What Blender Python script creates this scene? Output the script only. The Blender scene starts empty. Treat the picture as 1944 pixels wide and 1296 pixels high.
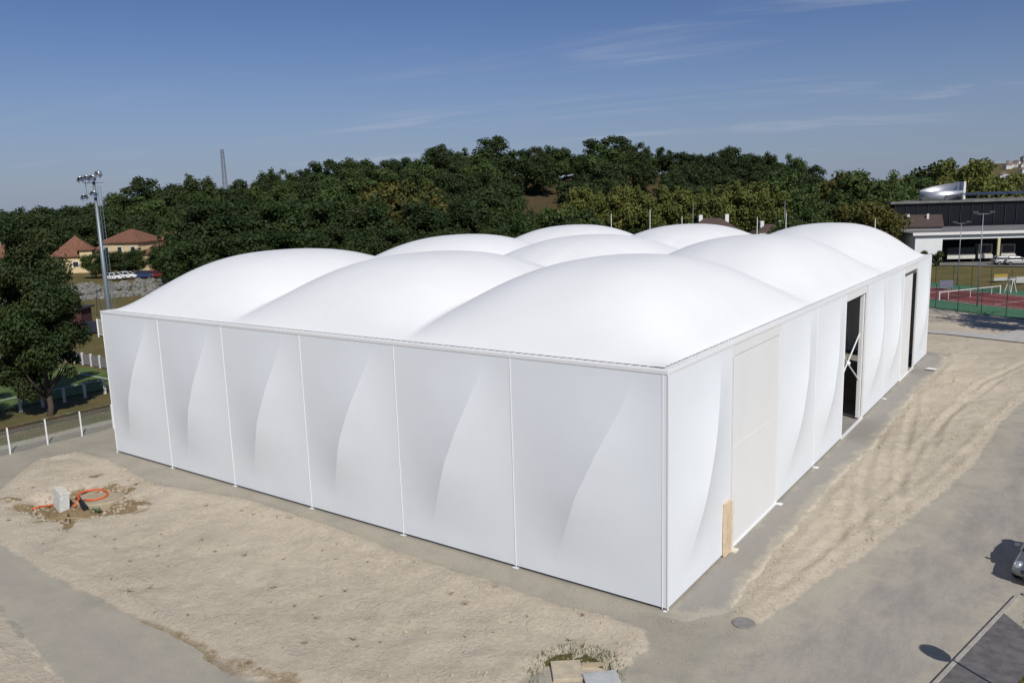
import bpy, math, random
import numpy as np
from mathutils import Vector, Matrix
random.seed(7); RNG = np.random.default_rng(7)
scene = bpy.context.scene
col = scene.collection
R_ = math.radians
U = 1.2                                   # metres per calibration unit
# ------------------------------------------------------------------ camera
F_PX = 1543.71; YAW, PITCH, ROLL = 2.195809, -0.174998, -0.0310415
CAM = np.array([9.769966, -21.172682, 12.538346]) * U
_f = np.array([math.cos(PITCH)*math.cos(YAW), math.cos(PITCH)*math.sin(YAW), math.sin(PITCH)])
_r0 = np.array([math.sin(YAW), -math.cos(YAW), 0.]); _u0 = np.cross(_r0, _f)
_r = _r0*math.cos(ROLL) + _u0*math.sin(ROLL); _u = -_r0*math.sin(ROLL) + _u0*math.cos(ROLL)
cam_d = bpy.data.cameras.new('camera'); cam_d.sensor_width = 36; cam_d.lens = 36*F_PX/1944
cam_d.clip_start = .2; cam_d.clip_end = 9000
cam = bpy.data.objects.new('camera', cam_d); col.objects.link(cam)
cam.matrix_world = Matrix(((_r[0], _u[0], -_f[0], CAM[0]), (_r[1], _u[1], -_f[1], CAM[1]), (_r[2], _u[2], -_f[2], CAM[2]), (0, 0, 0, 1)))
scene.camera = cam

def ray(px, py): return _f + _r*(px-972)/F_PX - _u*(py-648)/F_PX
def gp(px, py, z=0.):                      # surveyed point on level z
    d = ray(px, py); t = (z-CAM[2])/d[2]; p = CAM+d*t; return float(p[0]), float(p[1])
def at(px, py, D):                         # surveyed point at horizontal distance D
    d = ray(px, py); t = D/math.hypot(d[0], d[1]); p = CAM+d*t; return Vector((float(p[0]), float(p[1]), float(p[2])))
def px_of(X, Y):                           # bearing of a ground position, as horizon column
    dx, dy = X-CAM[0], Y-CAM[1]; n = np.hypot(dx, dy)+1e-9; dx, dy = dx/n, dy/n
    zc = dx*_f[0]+dy*_f[1]; xc = dx*_r[0]+dy*_r[1]
    return np.where(zc > .05, 972+F_PX*xc/np.maximum(zc, .05), np.where(xc > 0, 9999., -9999.)), n

# ------------------------------------------------------------------ numpy noise
_tab = RNG.random((256, 256))
def vnoise(x, y, s=1., o=0):
    x = np.asarray(x, float)/s+o*17.3+1000; y = np.asarray(y, float)/s+o*9.1+1000
    xi = np.floor(x).astype(int); yi = np.floor(y).astype(int); fx = x-xi; fy = y-yi
    fx = fx*fx*(3-2*fx); fy = fy*fy*(3-2*fy)
    g = lambda a, b: _tab[a % 256, b % 256]
    return (g(xi, yi)*(1-fx)+g(xi+1, yi)*fx)*(1-fy)+(g(xi, yi+1)*(1-fx)+g(xi+1, yi+1)*fx)*fy-.5
def fbm(x, y, s, o=0, n=4):
    v = 0; a = 1.
    for k in range(n): v = v+a*vnoise(x, y, s/2**k, o+k); a *= .55
    return v
def sst(a, b, x): t = np.clip((np.asarray(x, float)-a)/(b-a), 0, 1); return t*t*(3-2*t)
def poly_sd(X, Y, poly):                   # signed distance, positive inside
    X = np.asarray(X, float); Y = np.asarray(Y, float)
    d = np.full(X.shape, 1e9); ins = np.zeros(X.shape, bool); n = len(poly)
    for i in range(n):
        x0, y0 = poly[i]; x1, y1 = poly[(i+1) % n]
        ex, ey = x1-x0, y1-y0; L2 = ex*ex+ey*ey+1e-12
        t = np.clip(((X-x0)*ex+(Y-y0)*ey)/L2, 0, 1)
        d = np.minimum(d, np.hypot(X-x0-t*ex, Y-y0-t*ey))
        c = ((y0 > Y) != (y1 > Y)); xin = (x1-x0)*(Y-y0)/((y1-y0) if abs(y1-y0) > 1e-12 else 1e-12)+x0
        ins ^= (c & (X < xin))
    return np.where(ins, d, -d)

# ------------------------------------------------------------------ materials
def new_mat(name):
    m = bpy.data.materials.new(name); m.use_nodes = True
    nt = m.node_tree; b = nt.nodes['Principled BSDF']; return m, nt, b
def N(nt, t, **kw):
    n = nt.nodes.new(t)
    for k, v in kw.items():
        if k in n.inputs: n.inputs[k].default_value = v
        else: setattr(n, k, v)
    return n
def c4(c): return (c[0], c[1], c[2], 1)
def mixc(nt, f, a, b, blend='MIX'):
    n = nt.nodes.new('ShaderNodeMix'); n.data_type = 'RGBA'; n.blend_type = blend
    for s, v in ((n.inputs[0], f), (n.inputs[6], a), (n.inputs[7], b)):
        if isinstance(v, (tuple, list)): s.default_value = c4(v)
        elif isinstance(v, (int, float)): s.default_value = v
        else: nt.links.new(v, s)
    return n.outputs[2]
def mth(nt, op, a, b=0., clamp=False):
    n = nt.nodes.new('ShaderNodeMath'); n.operation = op; n.use_clamp = clamp
    for s, v in ((n.inputs[0], a), (n.inputs[1], b)):
        if isinstance(v, (int, float)): s.default_value = v
        else: nt.links.new(v, s)
    return n.outputs[0]
def wnoise(nt, scale, detail=4, rough=.6, dist=0., vec=None):
    n = N(nt, 'ShaderNodeTexNoise', Scale=scale, Detail=detail, Roughness=rough, Distortion=dist)
    if vec is None:
        g = nt.nodes.get('geo') or nt.nodes.new('ShaderNodeNewGeometry'); g.name = 'geo'; vec = g.outputs['Position']
    nt.links.new(vec, n.inputs['Vector']); return n.outputs['Fac']
def ramp(nt, f, a, b):
    n = nt.nodes.new('ShaderNodeMapRange'); n.interpolation_type = 'SMOOTHSTEP'
    n.inputs[1].default_value = a; n.inputs[2].default_value = b; nt.links.new(f, n.inputs[0]); return n.outputs[0]
def bump(nt, b, h, strength=.5, dist=.02, prev=None):
    n = N(nt, 'ShaderNodeBump', Strength=strength, Distance=dist); nt.links.new(h, n.inputs['Height'])
    if prev is not None: nt.links.new(prev, n.inputs['Normal'])
    if b is not None: nt.links.new(n.outputs[0], b.inputs['Normal'])
    return n.outputs[0]
_mc = {}
def mat(name, c, rough=.6, metal=0., var=.12, scale=6., bmp=0., spec=None, c2=None, bscale=None):
    if name in _mc: return _mc[name]
    m, nt, b = new_mat(name)
    n = wnoise(nt, scale, 5)
    a = tuple(x*(1-var) for x in c); d = tuple(min(1, x*(1+var)) for x in c) if c2 is None else c2
    nt.links.new(mixc(nt, ramp(nt, n, .3, .7), a, d), b.inputs['Base Color'])
    b.inputs['Roughness'].default_value = rough; b.inputs['Metallic'].default_value = metal
    if spec is not None: b.inputs['Specular IOR Level'].default_value = spec
    if bmp: bump(nt, b, wnoise(nt, bscale or scale*3, 4), .6, bmp)
    _mc[name] = m; return m

SAND_A, SAND_B = (.60, .52, .40), (.455, .39, .30)
GRAV_A, GRAV_B = (.45, .41, .33), (.34, .31, .25)
def earth_nodes(nt):
    """dry clayey sand and olive grey gravel, shared by ground and by the dusty edges of the sheets"""
    n1 = wnoise(nt, .55, 6, .65); n2 = wnoise(nt, 5., 6, .7); n3 = wnoise(nt, 28., 4, .7); n4 = wnoise(nt, .13, 3)
    s = mixc(nt, ramp(nt, n2, .25, .75), SAND_A, SAND_B)
    s = mixc(nt, mth(nt, 'MULTIPLY', ramp(nt, n1, .45, .75), .6), s, (.41, .365, .295))
    s = mixc(nt, mth(nt, 'MULTIPLY', ramp(nt, n4, .4, .65), .5), s, (.61, .53, .415))
    s = mixc(nt, mth(nt, 'MULTIPLY', ramp(nt, n3, .60, .72), .8), s, (.25, .19, .13))
    s = mixc(nt, mth(nt, 'MULTIPLY', ramp(nt, wnoise(nt, 11., 6, .8), .56, .68), mth(nt, 'MULTIPLY', ramp(nt, n1, .40, .60), .55)), s, (.30, .235, .165))
    g = mixc(nt, ramp(nt, n3, .35, .65), GRAV_A, GRAV_B)
    g = mixc(nt, mth(nt, 'MULTIPLY', ramp(nt, n1, .4, .7), .6), g, (.29, .27, .225))
    g = mixc(nt, ramp(nt, wnoise(nt, 26., 2), .68, .74), g, (.56, .53, .48)); g = mixc(nt, mth(nt, 'MULTIPLY', ramp(nt, wnoise(nt, 14., 4, .8), .56, .70), .4), g, (.19, .175, .145))
    return s, g, n1, n2, n3
def ground_mat():
    m, nt, b = new_mat('ground_earth')
    s, g, n1, n2, n3 = earth_nodes(nt)
    at_ = N(nt, 'ShaderNodeAttribute', attribute_name='zone'); sep = N(nt, 'ShaderNodeSeparateColor')
    nt.links.new(at_.outputs['Color'], sep.inputs[0])
    def msk(o, amp=.5, w=.07):
        v = mth(nt, 'ADD', o, mth(nt, 'MULTIPLY', mth(nt, 'SUBTRACT', wnoise(nt, 1.6, 8, .7), .5), amp))
        return ramp(nt, v, .5-w, .5+w)
    c = mixc(nt, msk(sep.outputs[0]), g, s)
    clay = mixc(nt, ramp(nt, n2, .3, .7), (.34, .25, .14), (.22, .16, .09))
    c = mixc(nt, msk(at_.outputs['Alpha'], .5, .12), c, clay)
    soil = mixc(nt, ramp(nt, n1, .35, .65), (.10, .06, .035), (.05, .055, .022))
    c = mixc(nt, msk(sep.outputs[2]), c, soil)
    gr = mixc(nt, ramp(nt, wnoise(nt, .35, 6, .7), .35, .65), (.10, .095, .035), (.155, .12, .05))
    c = mixc(nt, msk(sep.outputs[1], .3), c, gr)
    nt.links.new(c, b.inputs['Base Color']); b.inputs['Roughness'].default_value = .95; b.inputs['Specular IOR Level'].default_value = .15
    vr = N(nt, 'ShaderNodeTexVoronoi', Scale=7.); nt.links.new(nt.nodes['geo'].outputs['Position'], vr.inputs['Vector'])
    sm = mth(nt, 'ADD', mth(nt, 'MULTIPLY', ramp(nt, sep.outputs[0], .3, .7), .85), .15); n2 = mth(nt, 'MULTIPLY', n2, sm)
    p = bump(nt, None, n2, .8, .09); p = bump(nt, None, mth(nt, 'MULTIPLY', mth(nt, 'MULTIPLY', vr.outputs['Distance'], ramp(nt, n1, .42, .62)), sm), .5, .07, p); p = bump(nt, None, n3, .8, .035, p); bump(nt, b, wnoise(nt, 90., 3), .5, .012, p)
    return m
def sheet_mat(name, ca, cb, dust=.5, dirt='s', grain=70., spots=None, edge=.55, rough=.9, streak=(1.1, .4, 1)):
    m, nt, b = new_mat(name)
    s, g, n1, n2, n3 = earth_nodes(nt)
    fine = wnoise(nt, grain, 4, .7)
    c = mixc(nt, ramp(nt, fine, .3, .7), ca, cb)
    c = mixc(nt, mth(nt, 'MULTIPLY', ramp(nt, wnoise(nt, 18., 3, .8), .35, .7), .4), c, tuple(x*.72 for x in cb))
    mpn = nt.nodes.new('ShaderNodeMapping'); mpn.inputs['Scale'].default_value = streak; nt.links.new(nt.nodes['geo'].outputs['Position'], mpn.inputs[0])
    c = mixc(nt, mth(nt, 'MULTIPLY', ramp(nt, wnoise(nt, .6, 10, .76, .1, mpn.outputs[0]), .30, .70), dust), c, (.42, .38, .315))
    c = mixc(nt, mth(nt, 'MULTIPLY', ramp(nt, wnoise(nt, 1.1, 7, .75, .2), .52, .75), .13), c, tuple(x*.55 for x in ca))
    if spots: c = mixc(nt, ramp(nt, wnoise(nt, 13., 2), .68, .73), c, spots); c = mixc(nt, mth(nt, 'MULTIPLY', ramp(nt, wnoise(nt, 7., 4, .8), .58, .70), .45), c, tuple(x*.6 for x in cb))
    at_ = N(nt, 'ShaderNodeAttribute', attribute_name='edge')
    v = mth(nt, 'ADD', at_.outputs['Fac'], mth(nt, 'MULTIPLY', mth(nt, 'SUBTRACT', wnoise(nt, 1.3, 8, .72), .5), edge*2.4))
    az = N(nt, 'ShaderNodeAttribute', attribute_name='zone'); sep = N(nt, 'ShaderNodeSeparateColor'); nt.links.new(az.outputs['Color'], sep.inputs[0])
    vz = mth(nt, 'ADD', sep.outputs[0], mth(nt, 'MULTIPLY', mth(nt, 'SUBTRACT', wnoise(nt, 1.6, 8, .7), .5), .5))
    dirtc = mixc(nt, ramp(nt, vz, .43, .57), g, s)
    nt.links.new(mixc(nt, ramp(nt, v, edge*.45, edge*1.05), dirtc, c), b.inputs['Base Color'])
    b.inputs['Roughness'].default_value = rough; b.inputs['Specular IOR Level'].default_value = .2
    p = bump(nt, None, n2, .25, .02); bump(nt, b, fine, .4, .008, p)
    return m
def membrane_mat(name, c, wr=.01):
    m, nt, b = new_mat(name)
    n = wnoise(nt, .5, 4); n2 = wnoise(nt, 7., 5, .6)
    cc = mixc(nt, ramp(nt, n, .3, .7), tuple(x*.975 for x in c), c)
    cc = mixc(nt, mth(nt, 'MULTIPLY', ramp(nt, n2, .55, .8), .12), cc, (.62, .61, .58))
    nt.links.new(cc, b.inputs['Base Color']); b.inputs['Roughness'].default_value = .55; b.inputs['Specular IOR Level'].default_value = .3
    bump(nt, b, wnoise(nt, .8, 3), .3, wr)
    return m
def leaf_mat(name, a, b_, autumn=None, am=.0):
    m, nt, b = new_mat(name)
    oi = N(nt, 'ShaderNodeObjectInfo'); at_ = N(nt, 'ShaderNodeAttribute', attribute_name='tint')
    n = wnoise(nt, .35, 3)
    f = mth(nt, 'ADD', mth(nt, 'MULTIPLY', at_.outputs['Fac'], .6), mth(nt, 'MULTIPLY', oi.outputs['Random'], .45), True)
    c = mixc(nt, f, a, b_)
    if autumn: c = mixc(nt, mth(nt, 'MULTIPLY', ramp(nt, mth(nt, 'ADD', n, mth(nt, 'MULTIPLY', at_.outputs['Fac'], .25)), .55, .8), am), c, autumn)
    nt.links.new(c, b.inputs['Base Color']); b.inputs['Roughness'].default_value = .6; b.inputs['Specular IOR Level'].default_value = .25
    tr = N(nt, 'ShaderNodeBsdfTranslucent'); nt.links.new(c, tr.inputs[0]); mx = N(nt, 'ShaderNodeMixShader'); mx.inputs[0].default_value = .22
    nt.links.new(b.outputs[0], mx.inputs[1]); nt.links.new(tr.outputs[0], mx.inputs[2]); nt.links.new(mx.outputs[0], nt.nodes['Material Output'].inputs[0])
    return m

# ------------------------------------------------------------------ object helpers
class MB:
    def __init__(s): s.v = []; s.f = []
    def add(s, v, f): o = len(s.v); s.v += [tuple(float(t) for t in p) for p in v]; s.f += [tuple(i+o for i in q) for q in f]; return s
    def box(s, x0, x1, y0, y1, z0, z1, M=None, bev=0.):
        v = [(x, y, z) for z in (z0, z1) for x, y in ((x0, y0), (x1, y0), (x1, y1), (x0, y1))]
        if M is not None: v = [M @ Vector(p) for p in v]
        return s.add(v, [(3, 2, 1, 0), (4, 5, 6, 7), (0, 1, 5, 4), (1, 2, 6, 5), (2, 3, 7, 6), (3, 0, 4, 7)])
    def bar(s, a, b, w, h=None, n=4):
        a = Vector(a); b = Vector(b); return s.tube([a, b], [w/2, (h if h else w)/2], n)
    def tube(s, pts, rad, n=8, cap=True, closed=False):
        pts = [Vector(p) for p in pts]; m = len(pts)
        if not isinstance(rad, (list, tuple)): rad = [rad]*m
        vs = []; up0 = None
        for i, p in enumerate(pts):
            if closed: t = pts[(i+1) % m]-pts[i-1]
            else: t = pts[min(i+1, m-1)]-pts[max(i-1, 0)]
            t.normalize(); up = Vector((0, 0, 1)) if abs(t.z) < .95 else Vector((1, 0, 0))
            if up0 is not None:
                up = up0
            a = t.cross(up)
            if a.length < 1e-4: a = t.cross(Vector((0, 1, 0)))
            a.normalize(); b = a.cross(t); up0 = b
            for k in range(n):
                w = 2*math.pi*k/n+(math.pi/4 if n == 4 else 0); vs.append(p+a*math.cos(w)*rad[i]+b*math.sin(w)*rad[i])
        fs = []
        for i in range(m if closed else m-1):
            j = (i+1) % m
            for k in range(n): k2 = (k+1) % n; fs.append((i*n+k, i*n+k2, j*n+k2, j*n+k))
        if cap and not closed: fs.append(tuple(range(n))[::-1]); fs.append(tuple(range((m-1)*n, m*n)))
        return s.add(vs, fs)
    def prism(s, poly, z0, z1):
        n = len(poly); v = [(x, y, z0) for x, y in poly]+[(x, y, z1) for x, y in poly]
        return s.add(v, [tuple(range(n))[::-1], tuple(range(n, 2*n))]+[(i, (i+1) % n, n+(i+1) % n, n+i) for i in range(n)])
    def lathe(s, prof, c=(0, 0, 0), n=16):
        v = []; f = []
        for r, z in prof:
            for k in range(n): a = 2*math.pi*k/n; v.append((c[0]+r*math.cos(a), c[1]+r*math.sin(a), c[2]+z))
        for i in range(len(prof)-1):
            for k in range(n): k2 = (k+1) % n; f.append((i*n+k, i*n+k2, (i+1)*n+k2, (i+1)*n+k))
        return s.add(v, f)
    def build(s, name, m, parent=None, smooth=False, bev=0., sm_ang=None):
        me = bpy.data.meshes.new(name); me.from_pydata(s.v, [], s.f); me.update()
        if smooth: me.polygons.foreach_set('use_smooth', [True]*len(me.polygons))
        o = bpy.data.objects.new(name, me); col.objects.link(o)
        if m: me.materials.append(m)
        if parent is not None: o.parent = parent
        if bev:
            b = o.modifiers.new('bev', 'BEVEL'); b.width = bev; b.segments = 2; b.limit_method = 'ANGLE'
        return o
def tag(o, label=None, cat=None, group=None, kind=None):
    if label: o['label'] = label
    if cat: o['category'] = cat
    if group: o['group'] = group
    if kind: o['kind'] = kind
    return o
def thing(name, loc, label, cat, group=None, rz=0.):
    o = bpy.data.objects.new(name, None); o.empty_display_size = .3; col.objects.link(o); o.location = loc; o.rotation_euler = (0, 0, rz)
    return tag(o, label, cat, group)
def dup(root, loc, rz=None, sc=None, label=None, group=None):
    r = root.copy(); col.objects.link(r); r.location = loc
    if rz is not None: r.rotation_euler = (0, 0, rz)
    if sc is not None: r.scale = sc if isinstance(sc, tuple) else (sc, sc, sc)
    if label: r['label'] = label
    if group: r['group'] = group
    for ch in KIDS[root.name]:
        c = ch.copy(); col.objects.link(c); c.parent = r
        for g in KIDS.get(ch.name, []):
            d = g.copy(); col.objects.link(d); d.parent = c
    return r
KIDS = {}
def reg(root):
    for o in [root]+[x for x in bpy.data.objects if x.parent == root]:
        KIDS[o.name] = [x for x in bpy.data.objects if x.parent == o]
    return root

# ------------------------------------------------------------------ terrain
RIDGE = [(-400, 5), (0, 5), (150, 7), (260, 9), (330, 11), (420, 11), (520, 14), (640, 19), (760, 20), (850, 22), (950, 22), (1050, 21), (1160, 24), (1230, 22), (1300, 20), (1400, 19), (1500, 15), (1580, 10), (1660, 6), (1760, 4), (2300, 3)]
def terrain(X, Y):
    X = np.asarray(X, float); Y = np.asarray(Y, float)
    p, D = px_of(X, Y)
    r = np.interp(p, [a for a, b in RIDGE], [b for a, b in RIDGE])
    left = sst(720, 380, p)*sst(157, 165, D)*2.0
    right = sst(1480, 1640, p)*sst(143, 157, D)*1.5
    mid = sst(380, 720, p)*sst(1640, 1480, p)*sst(140, 190, D)*2.
    foot = np.interp(p, [-400, 330, 460, 900, 1400, 1700], [232, 232, 205, 195, 205, 215])
    hill = np.maximum(r-2, 0)*sst(0, 1, (D-foot)/(300-foot))*(1-.55*sst(330, 700, D))
    far = (38*sst(700, 1500, D)*sst(1500, 1900, p)*(.75+.5*fbm(X, Y, 400, 3)))*(p > 1400)+10*sst(600, 1300, D)
    infront = (p > -900) & (p < 2900)
    h = np.where(infront, left+right+mid+hill+far+1.2*fbm(X, Y, 30, 2)*sst(200, 240, D), 0.)
    return h
def tz(x, y): return float(terrain(np.array([x]), np.array([y]))[0])

SANDL = [(-36.6, -7.2), (-40.5, -3.5), (-40, -1.2), (-36.2, -1.2), (-34.57, -1.5), (-29.8, -2.2), (-23.2, -.95), (-16.4, -1.1), (-11.9, -1.5), (-8.8, -1.65), (-6.4, -1.6), (-3.6, -1.75), (-1.7, -1.5), (-.15, -1.55), (.5, -2.7), (.35, -4.2), (-1.9, -5.6), (-2.2, -7.2), (-5, -9.3), (-9.6, -11.2), (-12.8, -10.85), (-16.9, -10.85), (-22.8, -10.9), (-28.3, -10.6), (-33, -9.3)]
SANDR = [(2.4, .3), (1.75, 1.8), (1.6, 4.5), (1.6, 9.4), (1.5, 17.7), (1.8, 23.7), (1.7, 31.6), (1.6, 38), (1.9, 51), (1.2, 56), (-38, 56), (-38, 81), (12, 81), (12, 60), (9.3, 45), (8.4, 40), (7.6, 33.4), (7.2, 23.6), (6.45, 18), (5.5, 12.5), (4.85, 8.5), (3.95, 5.5), (3.5, 2.8), (3.1, 1.0)]
SANDB = [(-21.5, -13.6), (-17.4, -14.1), (-14.3, -14.6), (-12, -17), (-12, -30), (-60, -30), (-60, -12.5), (-36, -12.2)]
TRACK = [(-60, -9), (-42, -7.6), (-36.6, -7.6), (-33, -9.3), (-28.3, -10.6), (-22.8, -10.9), (-16.9, -10.9), (-12.8, -10.9), (-9.6, -11.3), (-5, -9.6), (-2.4, -7.6), (-1.9, -5.8), (.3, -4.3), (2.2, -3.6), (3., -9), (0, -20), (-12, -20), (-12.5, -16), (-14.3, -14.6), (-17.4, -14.1), (-21.5, -13.6), (-36, -12.2), (-60, -12.6)]
ROAD = [(2.3, .35), (3.0, 1.07), (3.6, 2.77), (3.98, 5.48), (4.86, 8.53), (5.54, 12.46), (6.46, 17.99), (7.21, 23.57), (7.6, 33.44), (8.41, 40.09), (9.3, 45), (12, 60), (22, 62), (22, 7.6), (11.2, 7.9), (9.3, .0), (7.0, -11), (3., -10), (2.2, -3.6)]
APRON = [(-.3, -.35), (.9, -.3), (1.85, 1.4), (1.7, 4.5), (1.6, 9.4), (1.55, 17.7), (1.85, 23.7), (1.75, 31.6), (1.65, 38), (1.9, 51), (1.3, 55.6), (-38, 55.6), (-38, 54), (-.3, 54)]
PIT = gp(150, 955); PIT2 = gp(1085, 1275)
TRACKS = [[gp(*p) for p in q] for q in (
    [(1700, 700), (1690, 780), (1660, 850), (1638, 920), (1640, 1000), (1655, 1060)],
    [(1745, 700), (1735, 780), (1712, 870), (1708, 940), (1722, 985)],
    [(1600, 960), (1592, 1020), (1605, 1080)],
    [(1900, 720), (1800, 790), (1740, 860), (1700, 930), (1600, 1010), (1480, 1120)],
    [(1930, 770), (1850, 850), (1760, 930), (1660, 1010), (1560, 1085)],
    [(1944, 690), (1860, 730), (1790, 800), (1770, 850)])]
def polyline_d(X, Y, pl):
    d = np.full(X.shape, 1e9)
    for (x0, y0), (x1, y1) in zip(pl[:-1], pl[1:]):
        ex, ey = x1-x0, y1-y0; t = np.clip(((X-x0)*ex+(Y-y0)*ey)/(ex*ex+ey*ey), 0, 1); d = np.minimum(d, np.hypot(X-x0-t*ex, Y-y0-t*ey))
    return d
def steps(*segs):
    o = []
    for a, b, s in segs: o += list(np.arange(a, b-1e-6, s))
    return np.array(o+[segs[-1][1]])
gx = np.concatenate([-np.geomspace(2600, 420, 22), steps((-400, -180, 7), (-180, -60, 3), (-60, -44, .8), (-44, 1.5, .24), (1.5, 9, .13), (9, 14, .5), (14, 60, 3), (60, 260, 9)), np.geomspace(280, 2400, 18)])
gy = np.concatenate([-np.geomspace(900, 120, 8), steps((-110, -30, 6), (-30, -17, 1.), (-17, 4, .17), (4, 44, .22), (44, 60, .4), (60, 100, 1.), (100, 240, 4), (240, 420, 8)), np.geomspace(440, 3200, 26)])
GX, GY = np.meshgrid(gx, gy); GZ = terrain(GX, GY)
sdL, sdR, sdB = poly_sd(GX, GY, SANDL), poly_sd(GX, GY, SANDR), poly_sd(GX, GY, SANDB)
sdT, sdRd, sdA = poly_sd(GX, GY, TRACK), poly_sd(GX, GY, ROAD), poly_sd(GX, GY, APRON)
hall_sd = poly_sd(GX, GY, [(-37.7, -.1), (.1, -.1), (.1, 54.4), (-37.7, 54.4)])
sand = np.maximum(np.maximum(sdL, sdR), sdB)
flat = sst(.05, -.9, np.maximum(np.maximum(sdT, sdRd), sdA))*sst(.1, -.5, hall_sd)
near = sst(140, 90, np.hypot(GX, GY-10))*(1-.75*sst(60, 64, GY))
lump = fbm(GX, GY, 1.1, 5, 4)*.10+fbm(GX, GY, .5, 9, 2)*.05+np.abs(fbm(GX, GY, 5, 11, 3))*.12
GZ = GZ+near*flat*(sst(-.4, 1.2, sand)*(lump+.05)+.015*fbm(GX, GY, .8, 8))
GZ -= .025*sst(-.1, .7, np.maximum(np.maximum(sdT, sdRd), sdA))
for k, tr in enumerate(TRACKS):            # wheel ruts pressed in the soft ground
    d = polyline_d(GX, GY, tr); fl = flat*sst(0, .6, sdR)
    GZ -= fl*(.07*np.exp(-(d/.22)**2)-.04*np.exp(-((d-.42)/.13)**2))
GZ += flat*(.07+.12*fbm(GX, GY, 1.5, 51, 3))*np.exp(-((sdR-.5)/.35)**2)*(GX > 1)*(GY < 60)       # windrow of spoil along the edges
GZ += flat*.10*np.exp(-((sdL-.45)/.4)**2)
dp = np.hypot((GX-PIT[0])/1.35, GY-PIT[1])+.9*fbm(GX, GY, 1.3, 44, 3); GZ -= .5*sst(2.7, 1.2, dp)*(1+.6*fbm(GX, GY, .7, 4))
dp2 = np.hypot(GX-PIT2[0], GY-PIT2[1]); GZ -= .12*sst(1.5, .8, dp2)
P_, D_ = px_of(GX, GY)
grass = np.maximum(sst(0, 1.5, poly_sd(GX, GY, [(-400, -60), (-45.2, -60), (-45.2, 62), (-160, 150), (-400, 150)])), sst(-1, 3, poly_sd(GX, GY, [(-60, 112), (-12, 112.5), (30, 88), (160, 20), (200, 260), (-60, 200)])))
far_ = sst(150, 175, D_)
zone = np.stack([np.clip(.5+sand/1.6, 0, 1)*(D_ < 160), np.clip(np.maximum(grass*(1-far_*.3), 0), 0, 1), np.clip(far_*sst(150, 200, D_), 0, 1), np.clip(.5+(2.6+1.9*fbm(GX, GY, 1.6, 41, 3)-dp)/1.2, 0, 1)], -1)
zone[..., 1] = np.maximum(zone[..., 1], sst(600, 800, D_))
for tr in ([(255, 1172), (330, 1215), (400, 1252)], [(430, 1262), (500, 1285), (560, 1296)], [(235, 925), (275, 918)]):
    zone[..., 3] = np.maximum(zone[..., 3], .53*sst(.8, .1, polyline_d(GX, GY, [gp(*p) for p in tr])+.5*fbm(GX, GY, .9, 61, 3)))
# dead reckoned: the strip under the fence trees is bare soil, the verge right of the kerb dry grass
strip = sst(2.2, .6, np.abs(GX+49.5))*(GY < 40)*(GY > -30); zone[..., 2] = np.maximum(zone[..., 2], strip*.75); zone[..., 1] *= (1-strip*.8)
zone[..., 1] = np.maximum(zone[..., 1], sst(1.3, .7, dp2+.4*fbm(GX, GY, .6, 3)))
zone[..., 1] = np.maximum(zone[..., 1], sst(-.1, .5, poly_sd(GX, GY, [(10.2, -8), (10.2, 1.3), (10.6, 7.2), (11.2, 8.5), (19, 8.7), (40, -8)])))
ny, nx = GX.shape
verts = np.stack([GX, GY, GZ], -1).reshape(-1, 3)
idx = np.arange(nx*ny).reshape(ny, nx)
quads = np.stack([idx[:-1, :-1], idx[:-1, 1:], idx[1:, 1:], idx[1:, :-1]], -1).reshape(-1, 4)
def mesh_np(name, v, q, m, smooth=True, parent=None):
    me = bpy.data.meshes.new(name); k = q.shape[1]
    me.vertices.add(len(v)); me.vertices.foreach_set('co', np.ascontiguousarray(v, dtype=np.float32).ravel())
    me.loops.add(q.size); me.loops.foreach_set('vertex_index', np.ascontiguousarray(q, dtype=np.int32).ravel())
    me.polygons.add(len(q)); me.polygons.foreach_set('loop_start', np.arange(0, q.size, k, dtype=np.int32))
    me.polygons.foreach_set('loop_total', np.full(len(q), k, dtype=np.int32))
    me.update(calc_edges=True); me.validate()
    me.polygons.foreach_set('use_smooth', [smooth]*len(me.polygons))
    me.materials.append(m); o = bpy.data.objects.new(name, me); col.objects.link(o)
    if parent is not None: o.parent = parent
    return o
ground = mesh_np('ground', verts, quads, ground_mat()); tag(ground, kind='structure')
ca = ground.data.color_attributes.new('zone', 'FLOAT_COLOR', 'POINT'); ca.data.foreach_set('color', zone.reshape(-1, 4).astype(np.float32).ravel())

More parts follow.
